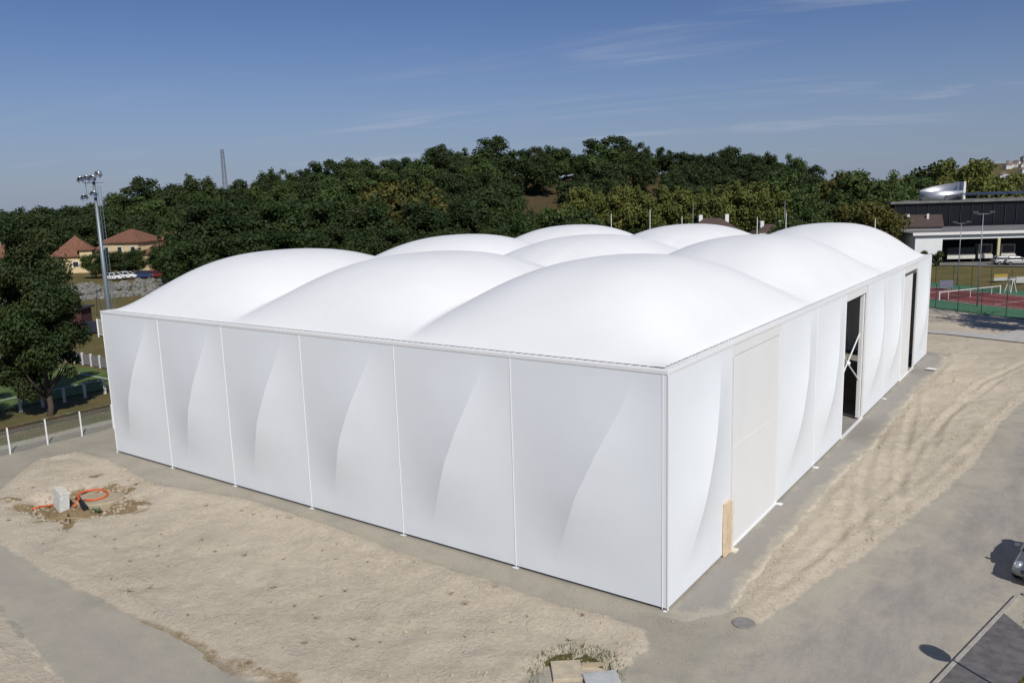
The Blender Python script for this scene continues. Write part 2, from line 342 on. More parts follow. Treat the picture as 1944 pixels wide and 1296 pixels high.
def sheet(name, poly, z, step, m, grow=.25, label=None, zf=None, ragged=.55, edge_scale=1.):
    xs = [p[0] for p in poly]; ys = [p[1] for p in poly]
    ax = np.arange(min(xs)-1, max(xs)+1, step); ay = np.arange(min(ys)-1, max(ys)+1, step)
    X, Y = np.meshgrid(ax, ay); sd = poly_sd(X, Y, poly)+ragged*fbm(X, Y, 1.2, 21, 3)
    cx = (X[:-1, :-1]+X[1:, 1:])/2; cs = poly_sd((X[:-1, :-1]+X[1:, 1:])/2, (Y[:-1, :-1]+Y[1:, 1:])/2, poly)
    keep = cs > -grow
    id_ = np.arange(X.size).reshape(X.shape); q = np.stack([id_[:-1, :-1], id_[:-1, 1:], id_[1:, 1:], id_[1:, :-1]], -1)[keep]
    used, inv = np.unique(q, return_inverse=True)
    Z = z-.06*sst(.06, -.22, sd)
    v = np.stack([X, Y, Z], -1).reshape(-1, 3)[used]
    o = mesh_np(name, v, inv.reshape(q.shape), m); tag(o, kind='structure')
    zr = np.clip(.5+np.maximum(np.maximum(poly_sd(X, Y, SANDL), poly_sd(X, Y, SANDR)), poly_sd(X, Y, SANDB))/1.6, 0, 1).ravel()[used]
    ca = o.data.color_attributes.new('zone', 'FLOAT_COLOR', 'POINT'); ca.data.foreach_set('color', np.stack([zr, zr*0, zr*0, zr*0], -1).astype(np.float32).ravel())
    a = o.data.attributes.new('edge', 'FLOAT', 'POINT'); a.data.foreach_set('value', (sd.ravel()[used]*edge_scale).astype(np.float32))
    return o
ASPH = sheet_mat('dusty_asphalt', (.315, .293, .262), (.25, .232, .208), dust=.85, edge=1.7, spots=(.42, .40, .36))
sheet('track', TRACK, .004, .25, sheet_mat('compacted_gravel', (.40, .365, .31), (.315, .287, .243), streak=(.45, 1.1, 1), dust=.6, edge=1.2, spots=(.55, .53, .5)), grow=.6)
sheet('road', ROAD, .012, .2, ASPH, grow=.6)
sheet('apron', APRON, .022, .2, sheet_mat('grey_concrete_apron', (.335, .315, .285), (.275, .258, .232), dust=.3, grain=40), grow=.6, ragged=.4)
# kerb, pavement
KA, KB = (8.62, .0), (10.45, 8.55)
kd = Vector((KB[0]-KA[0], KB[1]-KA[1])).normalized(); kn = Vector((kd.y, -kd.x))
A0 = Vector(KA)-kd*12
def qpoly(a, l, w0, w1): return [tuple(a+kn*w0), tuple(a+kn*w1), tuple(a+kd*l+kn*w1), tuple(a+kd*l+kn*w0)]
kb = MB()
for i in range(20):
    a = A0+kd*(i*1.0+.006); kb.prism([(p[0], p[1]) for p in [tuple(a), tuple(a+kn*.14), tuple(a+kd*.988+kn*.14), tuple(a+kd*.988)]], -.05, .13)
k_o = kb.build('kerb', mat('kerb_stone', (.36, .33, .285), .9, scale=5, bmp=.01), bev=.012); tag(k_o, kind='structure')
kb = MB(); a = A0+kd*20.3
for i in range(8): kb.box(a.x+.15+i*1., a.x+1.14+i*1., a.y-.1, a.y+.04, -.05, .13)
tag(kb.build('kerb', _mc['kerb_stone'], bev=.012), kind='structure')
sw = MB(); sw.prism([tuple(A0+kn*.142), tuple(A0+kn*1.75), tuple(A0+kd*16.8+kn*1.75), tuple(A0+kd*18.2+kn*.142)], -.05, .115)
tag(sw.build('pavement', mat('dark_tarmac', (.125, .115, .115), .9, scale=3, var=.25, bmp=.006, bscale=60)), kind='structure')
# football pitch and its chalk lines
pm = mat('mown_pitch', (.07, .115, .018), .9, scale=.5, c2=(.10, .145, .03), bmp=.03, bscale=30)
def slab(name, poly, z, m, kind='structure'): return tag(MB().prism(poly, z-.02, z).build(name, m), kind=kind)
slab('pitch', [(-175, -50), (-56.2, -50), (-56.2, 13.2), (-175, 13.2)], .07, pm)
chalk = mat('chalk_line', (.75, .76, .72), .9)
slab('pitch_line', [(-60.06, -50), (-59.94, -50), (-59.94, 11.4), (-60.06, 11.4)], .074, chalk)
slab('pitch_line', [(-160, 11.41), (-59.94, 11.41), (-59.94, 11.52), (-160, 11.52)], .074, chalk)
# tennis court frame
O_ = Vector((-4.27, 85.62)); e1 = Vector((.862, -.507)); e2 = Vector((.507, .862))
def tc(a, b): p = O_+e1*a+e2*b; return (p.x, p.y)
slab('tennis_court', [tc(-32, 0), tc(16, 0), tc(16, 23), tc(-32, 23)], .07, mat('green_court_paint', (.055, .15, .075), .8, scale=2, var=.15))
slab('tennis_court', [tc(-16, 6.6), tc(7.9+8, 6.6), tc(7.9+8, 17.9), tc(-16, 17.9)], .076, mat('red_court_paint', (.17, .035, .03), .8, scale=2, var=.15))
ln = MB()
for a0, a1, b0, b1 in ((-16, 7.8, 6.75, 6.85), (-16, 7.8, 17.65, 17.75), (-16, 7.8, 8.12, 8.18), (-16, 7.8, 16.33, 16.38), (7.7, 7.8, 6.75, 17.7), (-16, -15.9, 6.75, 17.7), (2.3, 2.37, 8.15, 16.35), (-10.5, -10.43, 8.15, 16.35), (-10.4, 2.3, 12.2, 12.27)):
    ln.prism([tc(a0, b0), tc(a1, b0), tc(a1, b1), tc(a0, b1)], .077, .081)
tag(ln.build('court_lines', chalk), kind='structure')
slab('path', [(-3.5, 66.2), (0, 66.0), (3.1, 65.0), (6.84, 63.9), (14, 62), (14, 76), (6.3, 73.3), (5.3, 69.8), (4.3, 67.9), (2.7, 68.1), (0, 68.0), (-3.5, 68.1)], .12, mat('pale_concrete', (.46, .44, .41), .9, scale=1.5, bmp=.01))

# ------------------------------------------------------------------ the fabric hall
MEM = membrane_mat('white_wall_membrane', (.785, .815, .837)); ROOFM = membrane_mat('white_roof_membrane', (.79, .792, .785), .006)
WHT = mat('white_painted_steel', (.80, .80, .79), .45, var=.02); LEAF = membrane_mat('door_fabric', (.77, .77, .755), .004)
HW, HL, HH = 31.3221*U, 45.1929*U, 7.5*U
hall = thing('sports_hall', (0, 0, 0), 'large white fabric covered hall with nine domed roof bays and pleated wall panels', 'building')
DP = [2.669, .582, .648, 2.617*U, .764, 2.398, 2.903, .963, .631]
def roof_h(X, Y):
    p, k0, k1, A, kn_, m_, pe, q_, km = DP
    def dims(v, L):
        M = L/3; t = np.clip(np.minimum(v, L-v)/(M/2), 0, 1); uu = np.abs((v % M)/M*2-1)
        inner = (v > M/2) & (v < L-M/2); return t, np.where(inner, uu**m_, 0)
    tx, sx = dims(X+HW, HW); ty, sy = dims(Y, HL)
    E = lambda t: 1-(1-t**q_)**p
    kx = np.minimum(k0+(k1-k0)*(1-ty)**pe+kn_*sy, km); ky = np.minimum(k0+(k1-k0)*(1-tx)**pe+kn_*sx, km)
    return A*E(tx)*E(ty)*(1-kx*sx)*(1-ky*sy)
ins = .33
rx = np.linspace(0, 1, 151); ry = np.linspace(0, 1, 211)
RX, RY = np.meshgrid(rx, ry)
RXw, RYw = -HW+RX*HW, RY*HL
RZ = HH+.02+roof_h(RXw, RYw)
PX = -HW+ins+RX*(HW-2*ins); PY = ins+RY*(HL-2*ins)
idx = np.arange(RX.size).reshape(RX.shape)
mesh_np('roof', np.stack([PX, PY, RZ], -1).reshape(-1, 3), np.stack([idx[:-1, :-1], idx[:-1, 1:], idx[1:, 1:], idx[1:, :-1]], -1).reshape(-1, 4), ROOFM, parent=hall)
UR_Z, UR = [0, .05, .16, .44, .65, .867, 1], [.24, .27, .32, .455, .59, .74, .8]
def wall_panel(face, a, b, z0=.13, z1=None, D=.345, name='wall_panel'):
    z1 = HH-.16 if z1 is None else z1; nz, ns = 64, 22; V = []; Q = []; D *= random.uniform(.9, 1.08); du = random.uniform(-.02, .02); dw = random.uniform(-.02, .02)
    for half in (0, 1):
        o = len(V)
        for i in range(nz+1):
            w = i/nz; z = z0+(z1-z0)*w; ur = float(np.interp(w+dw, UR_Z, UR))+du*math.sin(math.pi*w)
            d = D*float(sst(.07, .46, w)**.9*sst(1.0, .55, w)**.85)
            for j in range(ns+1):
                s = j/ns
                if half == 0: u = ur*s; k = s
                else: u = ur+(1-ur)*s; k = 1-s
                dd = d*(k**1.7*.85+k*.15); c = a+(b-a)*u
                V.append({'S': (c, -dd, z), 'E': (dd, c, z), 'W': (-HW-dd, c, z), 'N': (c, HL+dd, z)}[face])
        for i in range(nz):
            for j in range(ns):
                q = o+i*(ns+1)+j; f = (q, q+1, q+ns+2, q+ns+1); Q.append(f if face in 'SE' else f[::-1])
    return mesh_np(name, np.array(V), np.array(Q), MEM, parent=hall)
SX = [-31.3221, -26.2330, -21.2544, -16.0668, -10.8711, -5.6274, 0.]
for a, b in zip(SX[:-1], SX[1:]): wall_panel('S', a*U, b*U)
MY = [0, 5.15, 10.3, 15.5, 20.45, 25.05, 30., 35.1, 40., 45.1929]
for i in (0, 2, 3, 5, 6, 8): wall_panel('E', MY[i]*U, MY[i+1]*U, D=.40)
for i in range(9): wall_panel('W', MY[9-i-1]*U, MY[9-i]*U)
for a, b in zip(SX[:-1], SX[1:]): wall_panel('N', a*U, b*U)
def seam(face, c, z0=.06, z1=HH-.15, w=.011):
    m = MB()
    if face == 'S': m.box(c-w, c+w, -.018, .03, z0, z1)
    else: m.box(-.03, .018, c-w, c+w, z0, z1)
    return m.build('seam_strip', WHT, hall)
for x in SX[1:-1]: seam('S', x*U)
seam('S', -.20); seam('S', -HW+.03)
for y in (MY[1]+.02, MY[2], MY[3], MY[4], MY[5]+.02, MY[6], MY[7], MY[8]): seam('E', y*U)
seam('E', .05); seam('E', HL-.03)
m = MB(); m.box(-.015, .02, -.02, .015, .06, HH-.15); m.build('corner_strip', WHT, hall)
# rim beam round the top, then laced gutter gap
zr0, zr1 = HH-.16, HH+.0
m = MB(); w = .265; pr = .02
m.box(-HW-pr, pr, -pr, w, zr0, zr1); m.box(-HW-pr, pr, HL-w, HL+pr, zr0, zr1)
m.box(-w, pr, w+.001, HL-w-.001, zr0, zr1); m.box(-HW-pr, -HW+w, w+.001, HL-w-.001, zr0, zr1)
m.build('roof_rim', WHT, hall, bev=.02)
rope = mat('rope', (.76, .76, .74), .8)
zz = [(-HW+.4+k*.17, (w-.03) if k % 2 else (ins+.02), HH-.004+(0 if k % 2 else .022)) for k in range(int((HW-.8)/.17))]
MB().tube(zz, .013, 4).build('lacing', rope, hall)
zz = [((-w+.03) if k % 2 else (-ins-.02), .4+k*.17, HH-.004+(0 if k % 2 else .022)) for k in range(int((HL-.8)/.17))]
MB().tube(zz, .013, 4).build('lacing', rope, hall)
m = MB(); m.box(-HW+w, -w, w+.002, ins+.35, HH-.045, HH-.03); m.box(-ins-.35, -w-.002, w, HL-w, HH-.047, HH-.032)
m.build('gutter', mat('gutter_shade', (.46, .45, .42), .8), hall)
m = MB(); m.box(-HW+.05, -.05, .05, HL-.05, -.05, .035)
m.build('hall_floor', mat('hall_concrete', (.30, .28, .25), .7, scale=1), hall)
# inner wall of dark colour, set back behind the doors
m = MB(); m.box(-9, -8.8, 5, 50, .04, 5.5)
m.build('inner_wall', mat('inner_dark', (.12, .11, .10), .9), hall)
m = MB()
for x in SX: MB().box(x*U-.13+(.16 if x < -30 else 0), x*U+.13-(.14 if x == 0 else 0), -.10, .18, .023, .045).build('foot_plate', WHT, hall)
for k in (2, 3, 6): MB().box(.02, .30, MY[k]*U-.15, MY[k]*U+.15, .03, .05).build('foot_plate', WHT, hall)
def header(y0, y1, z0):
    m = MB(); m.box(-.06, -.01, y0+.03, y1-.03, z0, HH-.16); return m.build('door_header', LEAF, hall)
ZD = 6.98*U
for i in (1, 4, 7): header(MY[i]*U, MY[i+1]*U, ZD)
def frame(y0, y1, left=.07, right=.07):
    m = MB(); m.box(-.10, .03, y0, y0+left, .04, ZD); m.box(-.10, .03, y1-right, y1, .04, ZD); m.box(-.10, .06, y0+left+.001, y1-right-.001, .03, .12)
    return m.build('door_frame', WHT, hall, bev=.008)
# door 1, shut
y0, y1 = 5.3*U, 10.22*U; frame(y0-.08, y1+.05)
m = MB(); m.box(-.05, -.005, y0, y1-.03, .13, 3.72*U); m.box(-.05, -.005, y0, y1-.03, 3.72*U+.012, ZD-.03)
d1 = m.build('door', LEAF, hall)
d1['label'] = 'closed off-white fabric door with one horizontal joint'
m = MB(); m.box(-.004, .004, y0+.02, y1-.05, 3.69*U, 3.72*U+.04); m.build('door_joint', membrane_mat('joint_fabric', (.77, .77, .76)), d1)
m = MB(); m.box(.03, .13, 4.42*U, 4.62*U, .05, 1.97*U); m.box(.02, .12, 4.621*U, 5.0*U, .05, 1.97*U)
pw = m.build('plywood_infill', mat('plywood', (.66, .51, .35), .7, scale=3), hall)
m = MB(); m.box(.06, .14, 5.02*U, 5.2*U, .05, 1.9*U); m.box(0, .35, 4.95*U, 5.3*U, .03, .10); m.build('rail_cap', mat('pale_board', (.72, .66, .55), .7), hall)
# door 2, open, with cable cross
y0, y1 = MY[4]*U, MY[5]*U; frame(y0, y1, .05, .16)
m = MB()
for k in range(3): m.box(-.34, -.11, y1-.50+k*.11, y1-.44+k*.11, .13, ZD-.1)
d2 = m.build('door', LEAF, hall, bev=.01); d2['label'] = 'open concertina door folded back to its far jamb'
def fxp(px, py, x): d = ray(px, py); t = (x-CAM[0])/d[0]; p = CAM+d*t; return Vector((float(p[0]), float(p[1]), float(p[2])))
nd = fxp(1608.5, 689, -.25); m = MB()
for a in ((1632, 633), (1601, 707), (1629, 719), (1603, 676)): m.tube([nd, fxp(*a, -.25)], .045, 6)
br = m.build('cable_cross', WHT, hall); m = MB(); m.lathe([(0, -.16), (.16, -.1), (.2, 0), (.16, .1), (0, .16)], tuple(nd), 10); m.build('cross_node', WHT, br)
# door 3, half open
y0, y1 = MY[7]*U, MY[8]*U; frame(y0, y1, .06, .12)
m = MB(); m.box(-.05, -.005, y0+.07, 38.05*U, .13, 3.7*U); m.box(-.05, -.005, y0+.07, 38.05*U, 3.7*U+.012, ZD-.25)
d3 = m.build('door', LEAF, hall); d3['label'] = 'half open sliding door leaf in the farthest doorway'
m = MB(); m.box(-.35, -.1, y0+.07, y1-.12, ZD-.35, ZD-.02); m.build('door_track', mat('grey_steel', (.20, .20, .20), .5, metal=.6), hall)
b_ = thing('storage_box', (-3.2, 23.2*U, .035), 'pale storage box standing inside the open middle doorway', 'box')
MB().box(-.9, .9, -.5, .5, 0, .9).build('case', mat('grey_plastic', (.42, .42, .40), .5), b_, bev=.03); MB().box(-.95, .95, -.55, .55, .9, 1.0).build('lid', WHT, b_, bev=.02)
p = gp(1766, 703); tag(MB().prism([(p[0]-.35, p[1]-.3), (p[0]+.4, p[1]-.35), (p[0]+.45, p[1]+.25), (p[0]-.2, p[1]+.4)], .14, .165).build('board', mat('white_board', (.78, .78, .74), .6)), 'white board lying on the sand off the hall far corner', 'board')

# ------------------------------------------------------------------ trees
BARK = mat('bark', (.075, .058, .042), .95, scale=8, bmp=.03)
LM = {'dark': leaf_mat('leaves_dark', (.019, .034, .011), (.055, .082, .024), (.06, .05, .018), .2),
      'mid': leaf_mat('leaves_mid', (.03, .054, .014), (.085, .128, .032), (.09, .085, .025), .25),
      'plane': leaf_mat('leaves_plane', (.06, .082, .018), (.18, .195, .045), (.20, .17, .04), .35),
      'gold': leaf_mat('leaves_gold', (.045, .058, .015), (.125, .125, .026), (.15, .10, .024), .7),
      'near': leaf_mat('leaves_near', (.015, .031, .009), (.052, .088, .023), (.12, .055, .025), .16),
      'dry': leaf_mat('leaves_dry', (.07, .06, .02), (.13, .10, .04))}
def crown_mesh(name, shape, nleaf, lsize, m, seed, nblob=26, core=.55, dims=(5, 10), rb=(.20, .36), loose=.14, edge_=.88):
    """leaf cards spread over many small clumps filling an uneven crown of radius dims[0] and height dims[1]"""
    rg = np.random.default_rng(seed); B = []; RC, HC = dims; iso = (RC*RC*HC/2)**(1/3)
    while len(B) < nblob:
        p = rg.uniform(-1, 1, 3); r = math.hypot(p[0], p[1]); z = (p[2]+1)/2; lim = shape(z)
        if r < lim*edge_ and (len(B) < 5 or r > lim*.3):
            rr = rg.uniform(*rb)*(.6+.5*lim)*iso; B.append((p[0]*RC, p[1]*RC, z*(HC-rr*.9)+rr*.45, rr))
    B = np.array(B); wgt = B[:, 3]**2; pick = rg.choice(len(B), nleaf, p=wgt/wgt.sum())
    dirs = rg.normal(size=(nleaf, 3)); dirs /= np.linalg.norm(dirs, axis=1)[:, None]
    rad = B[pick, 3]*(1.08-.5*rg.random(nleaf)**2.2+loose*rg.normal(size=nleaf)*.6)
    c = B[pick, :3]+dirs*rad[:, None]*np.array([1, 1, .85])
    nrm = dirs+.8*rg.normal(size=(nleaf, 3))+np.array([0, 0, .35]); nrm /= np.linalg.norm(nrm, axis=1)[:, None]
    t = np.cross(nrm, rg.normal(size=(nleaf, 3))); t /= np.linalg.norm(t, axis=1)[:, None]; b = np.cross(nrm, t)
    s = lsize*rg.uniform(.6, 1.35, nleaf)[:, None]
    V = np.stack([c-t*s*.9, c-b*s*.55+nrm*s*.12, c+t*s*.9, c+b*s*.55+nrm*s*.12], 1).reshape(-1, 3)
    Q = np.arange(nleaf*4).reshape(-1, 4)
    tint = np.repeat(np.clip(.5+.22*rg.normal(size=nleaf)+.25*(rg.random(len(B))[pick]-.5)*2, 0, 1), 4)
    if core:                                # lumpy inner mass against see-through gaps, tinted dark as painted inner shade
        for x, y, z, r in B:
            o = len(V); n1, n2 = 7, 5; vs = []
            for i in range(n2):
                th = math.pi*(i+.5)/n2
                for k in range(n1):
                    a = 2*math.pi*k/n1; rr = r*core*(1+.2*rg.normal()); vs.append((x+rr*math.sin(th)*math.cos(a), y+rr*math.sin(th)*math.sin(a), z+rr*.85*math.cos(th)))
            V = np.vstack([V, vs]); q = []
            for i in range(n2-1):
                for k in range(n1): k2 = (k+1) % n1; q.append((o+i*n1+k, o+(i+1)*n1+k, o+(i+1)*n1+k2, o+i*n1+k2))
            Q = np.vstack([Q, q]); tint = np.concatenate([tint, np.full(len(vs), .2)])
    ob = mesh_np(name, V, Q, m, smooth=False)
    a = ob.data.attributes.new('tint', 'FLOAT', 'POINT'); a.data.foreach_set('value', tint.astype(np.float32))
    return ob
SH = {'round': lambda z: math.sqrt(max(0, 1-(2*z-1)**2))*1.0, 'oak': lambda z: (1-abs(2*z-.9)**2.6)**.6 if abs(2*z-.9) < 1 else 0.,
      'cone': lambda z: max(0, (1-z)**.75)*min(1, .55+z*3), 'tall': lambda z: math.sqrt(max(0, 1-(1.9*z-.85)**2))*.95, 'tree': lambda z: float(np.interp(z, [0, .12, .35, .55, .75, .9, 1], [.5, .85, 1, .93, .72, .5, .25])), 'egg': lambda z: math.sqrt(max(0, 1-(2*z-1)**2))*(1.12-.35*z)}
def trunk_mesh(h, hc, rc, r0, seed, limbs=5):
    """tapered trunk of height hc with limbs that climb into the crown"""
    rg = random.Random(seed); m = MB()
    m.tube([(0, 0, -.6), (.02*h, 0, hc*.5), (0, .02*h, hc+(h-hc)*.3), (.01*h, 0, hc+(h-hc)*.75)], [r0*1.25, r0*.9, r0*.6, r0*.15], 8)
    for k in range(limbs):
        a = 2*math.pi*k/limbs+rg.uniform(-.4, .4); z = hc*rg.uniform(.8, 1.3); L = rc*rg.uniform(.6, .9)
        m.tube([(0, 0, z), (math.cos(a)*L*.5, math.sin(a)*L*.5, z+L*.45), (math.cos(a)*L, math.sin(a)*L, z+L*rg.uniform(.8, 1.2))], [r0*.42, r0*.25, r0*.08], 6)
    return m
PROTO = {}
def proto(key, shape, lm, h, hc, rc, nleaf, ls, seed, nblob=26, r0=None, limbs=5, **kw):
    """prototype at origin: crown radius rc between heights hc and h"""
    t = thing('tree', (0, 0, 0), 'tree', 'tree')
    cr = crown_mesh('crown', SH[shape], nleaf, ls, LM[lm], seed, nblob, dims=(rc, h-hc), **kw)
    cr.location = (0, 0, hc); cr.parent = t
    trunk_mesh(h, hc, rc, r0 or h*.02, seed, limbs).build('trunk', BARK, t, smooth=True)
    reg(t); PROTO[key] = [t, h, 0, rc]; return t
def put(key, x, y, h, label, group=None, z=None, wid=1., cat='tree', name=None):
    t, h0, used, rc = PROTO[key]; s = h/h0; loc = (x, y, tz(x, y) if z is None else z); rz = random.uniform(0, 6.28)
    sc = (s*wid, s*wid, s)
    if not used:
        t.location = loc; t.rotation_euler = (0, 0, rz); t.scale = sc; PROTO[key][2] = 1; t['label'] = label
        if group: t['group'] = group
        return t
    return dup(t, loc, rz, sc, label, group)
for k, (shp, lm, seed) in enumerate([('oak', 'dark', 1), ('round', 'dark', 2), ('oak', 'dark', 3), ('tall', 'dark', 4), ('egg', 'mid', 5), ('round', 'mid', 6), ('oak', 'mid', 7)]):
    proto('w%d' % k, shp, lm, 14, 1.3, 5.6, 5200, .34, seed, 30)
proto('gold0', 'oak', 'gold', 14, 2., 5.8, 5200, .34, 11, 30)
proto('pl0', 'egg', 'plane', 11, 2.7, 4.6, 6000, .27, 12, 34); proto('pl1', 'egg', 'plane', 11, 2.6, 4.4, 6000, .27, 13, 34)
proto('po0', 'tall', 'near', 16, 2., 4.9, 9000, .27, 14, 42); proto('po1', 'cone', 'near', 16, 1.5, 5., 9000, .27, 15, 42); proto('po2', 'oak', 'near', 16, 2., 5.2, 9000, .27, 16, 42)
proto('sh0', 'round', 'dark', 5, .3, 3, 2600, .24, 17, 18); proto('sh1', 'round', 'mid', 5, .2, 3, 2600, .24, 18, 18)
proto('cone0', 'cone', 'mid', 20, 1.5, 5.2, 6000, .36, 19, 34)
HZ = lambda px: 405.1-px*(405.1-344.7)/1944
def zat(px, py, D): return at(px, py, D).z
# skyline trees standing on the ridge, each with its top where the photo has it
CRN = [(-40, 386, 30), (20, 384, 26), (70, 383, 26), (125, 380, 26), (170, 376, 24), (232, 356, 28), (272, 336, 36), (330, 338, 30), (380, 319, 27), (428, 348, 22), (470, 330, 24), (515, 309, 20), (548, 320, 24), (583, 320, 22), (622, 291, 27), (680, 290, 30), (738, 295, 28), (778, 290, 22), (836, 263, 29), (884, 280, 24), (940, 258, 42), (1008, 269, 24), (1060, 267, 30), (1092, 290, 18), (1150, 248, 40), (1202, 262, 27), (1228, 288, 20), (1258, 279, 18), (1300, 279, 27), (1340, 283, 23), (1376, 271, 27), (1424, 282, 30), (1458, 280, 16), (1500, 291, 24), (1540, 314, 24)]
SKY = [(a, b) for a, b, c in CRN]
WOODG = 'trees of the wooded hill'
for i, (px, py, hw_) in enumerate(CRN):
    D = 286+(i*37 % 11)-5; p = at(px, HZ(px), D); g = tz(p.x, p.y); h = max(7., zat(px, py, D)-g); key = 'w%d' % [0, 2, 3, 0, 2, 4, 1][i % 7]
    put(key, p.x, p.y, h, 'dark broadleaf tree on the crest of the wooded hill, against the sky', 'trees along the skyline', z=g, wid=(hw_*1.12/1544*D/5.6)/(h/14))
for i in range(len(CRN)-1):
    q = (CRN[i][0]+CRN[i+1][0])/2; yy = max(CRN[i][1], CRN[i+1][1])+random.uniform(14, 24); p = at(q, HZ(q), 296); g = tz(p.x, p.y); h = max(7., zat(q, yy, 296)-g)
    put('w%d' % random.choice([1, 4, 5, 0]), p.x, p.y, h, 'dark broadleaf tree on the crest of the wooded hill, against the sky', 'trees along the skyline', z=g, wid=max(1.0, 14/h))
# slope of the hill, filled row after row
rows = [(222, 9.2), (236, 9.5), (250, 10), (264, 10.5), (278, 11)]
clear = [(990, 1078, 222, 262), (1205, 1280, 222, 258), (350, 400, 236, 268), (-60, 340, 200, 232)]
for D0, sp in rows:
    npx = sp/D0*1544; px = -40+random.uniform(0, 10)
    while px < (1600 if D0 < 270 else 1560):
        D = D0+random.uniform(-6, 6); q = px+random.uniform(-12, 12)
        if not any(a < q < b and c <= D0 < d for a, b, c, d in clear) and not (D0 < 240 and q < 340):
            p = at(q, HZ(q), D); g = tz(p.x, p.y); nxt = terrain(np.array([p.x]), np.array([p.y]))[0]
            lim = np.interp(q, [a for a, b in SKY], [b for a, b in SKY])+22
            h = min(random.uniform(9.5, 15.5), max(6., zat(q, lim, D)-g))
            key = 'w%d' % random.choice([0, 1, 2, 3, 4, 5, 6, 0, 2, 1])
            put(key, p.x, p.y, h, 'green broadleaf tree in the dense wood covering the hillside', WOODG, z=g, wid=random.uniform(1.1, 1.35)*max(1, 10/h*.9))
        px += npx*random.uniform(.85, 1.15)
# nearer belt of tall trees behind the hall
BELT = [(352, 392, 158, 'po2'), (395, 372, 150, 'po0'), (440, 378, 158, 'po2'), (478, 352, 156, 'po1'), (520, 370, 150, 'po0'), (560, 362, 158, 'po2'), (600, 372, 150, 'po0'), (640, 356, 156, 'po2'), (672, 358, 160, 'po0'), (705, 365, 150, 'po2'), (800, 372, 150, 'po0'), (845, 358, 165, 'po2'), (885, 368, 156, 'po0'), (925, 352, 162, 'po2'), (965, 372, 158, 'po0'), (1000, 392, 166, 'po2')]
for px, py, D, key in BELT:
    p = at(px, HZ(px), D); g = tz(p.x, p.y); put(key, p.x, p.y, zat(px, py, D)-g, 'tall dark leafy tree in the belt just behind the domed roof', 'tree belt behind the hall', z=g, wid=1.12)
for px, py, D in ((745, 340, 158), (780, 336, 163)):
    p = at(px, HZ(px), D); g = tz(p.x, p.y)
    put('gold0', p.x, p.y, zat(px, py, D)-g, 'yellowing broad tree rising from the dark belt behind the hall' if px == 745 else 'yellowing tree just right of the widest yellowing crown behind the hall', z=g, wid=1.0)
for px, py, D in ((372, 440, 138), (430, 430, 136), (500, 420, 136), (560, 425, 138), (620, 420, 136), (680, 425, 138), (745, 425, 140), (800, 432, 142), (860, 420, 145), (930, 425, 148), (330, 470, 150)):
    p = at(px, HZ(px), D); g = tz(p.x, p.y); put(random.choice(['po0', 'po2']), p.x, p.y, zat(px, py, D)-g, 'low bushy tree at the front of the belt behind the domes', 'bushy trees behind the domes', z=g, wid=1.35)
# row of plane trees
PL = [(1103, 352), (1130, 362), (1180, 350), (1215, 352), (1250, 351), (1282, 353), (1308, 366), (1345, 356), (1372, 348), (1405, 344), (1438, 342), (1468, 352)]
for i, (px, py) in enumerate(PL):
    D = 186; p = at(px, HZ(px), D); g = tz(p.x, p.y)
    put('pl%d' % (i % 2), p.x, p.y, zat(px, py, D)-g, 'rounded yellow-green plane tree in the row below the wooded hill', 'row of plane trees', z=g, wid=.82)
for px, py, D in ((1040, 392, 190), (1065, 398, 184), (1090, 390, 178), (1112, 398, 176), (1235, 428, 176), (1170, 432, 176), (1205, 432, 178), (1410, 430, 178), (1350, 425, 188), (1290, 430, 182)):
    p = at(px, HZ(px), D); g = tz(p.x, p.y); put(random.choice(['sh0', 'sh1']), p.x, p.y, max(1.5, zat(px, py, D)-g), 'round green shrub at the foot of the hill behind the domes', 'shrubs at the hill foot', z=g, cat='shrub', wid=.9)
RT = [(1500, 330, 200, 'w5'), (1530, 348, 190, 'w4'), (1560, 338, 205, 'w6'), (1590, 322, 210, 'gold0'), (1615, 318, 205, 'gold0'), (1648, 312, 200, 'w6'), (1690, 293, 190, 'cone0'), (1725, 330, 210, 'w5'), (1757, 312, 230, 'w1'), (1740, 345, 240, 'w0'), (1560, 385, 170, 'w5'), (1525, 390, 166, 'w6'), (1600, 378, 168, 'w4'), (1635, 376, 166, 'gold0'), (1668, 372, 160, 'gold0'), (1500, 405, 160, 'w4'), (1705, 375, 190, 'w6'), (1640, 350, 190, 'w5'), (1575, 352, 190, 'w6')]
for i, (px, py, D, key) in enumerate(RT):
    p = at(px, HZ(px), D); g = tz(p.x, p.y)
    put(key, p.x, p.y, zat(px, py, D)-g, 'tallest tree right of the hill, a ragged tapering crown' if key == 'cone0' else 'mixed green tree in the grove between the hill and the dark office block', None if key == 'cone0' else 'grove left of the office block', z=g, wid=1.05 if key != 'cone0' else .8)
for i, (px, py, lab) in enumerate(((1806, 300, 'rounded dense tree behind the metal drum, left one of the three'), (1832, 302, 'rounded dense tree behind the metal drum, middle one of the three'), (1877, 300, 'broad rounded tree right of the metal drum roof feature'))):
    p = at(px, HZ(px), 215); g = tz(p.x, p.y); put('pl0' if i != 1 else 'pl1', p.x, p.y, zat(px, py, 215)-g, lab, z=g, wid=.8 if i < 2 else 1.0)
for px, py, D in ((1905, 350, 225), (1930, 352, 225), (1790, 350, 225), (1770, 345, 235)):
    p = at(px, HZ(px), D); g = tz(p.x, p.y); put('w1', p.x, p.y, zat(px, py, D)-g, 'dark tree filling a gap behind the office block roof', 'trees behind the office block', z=g)
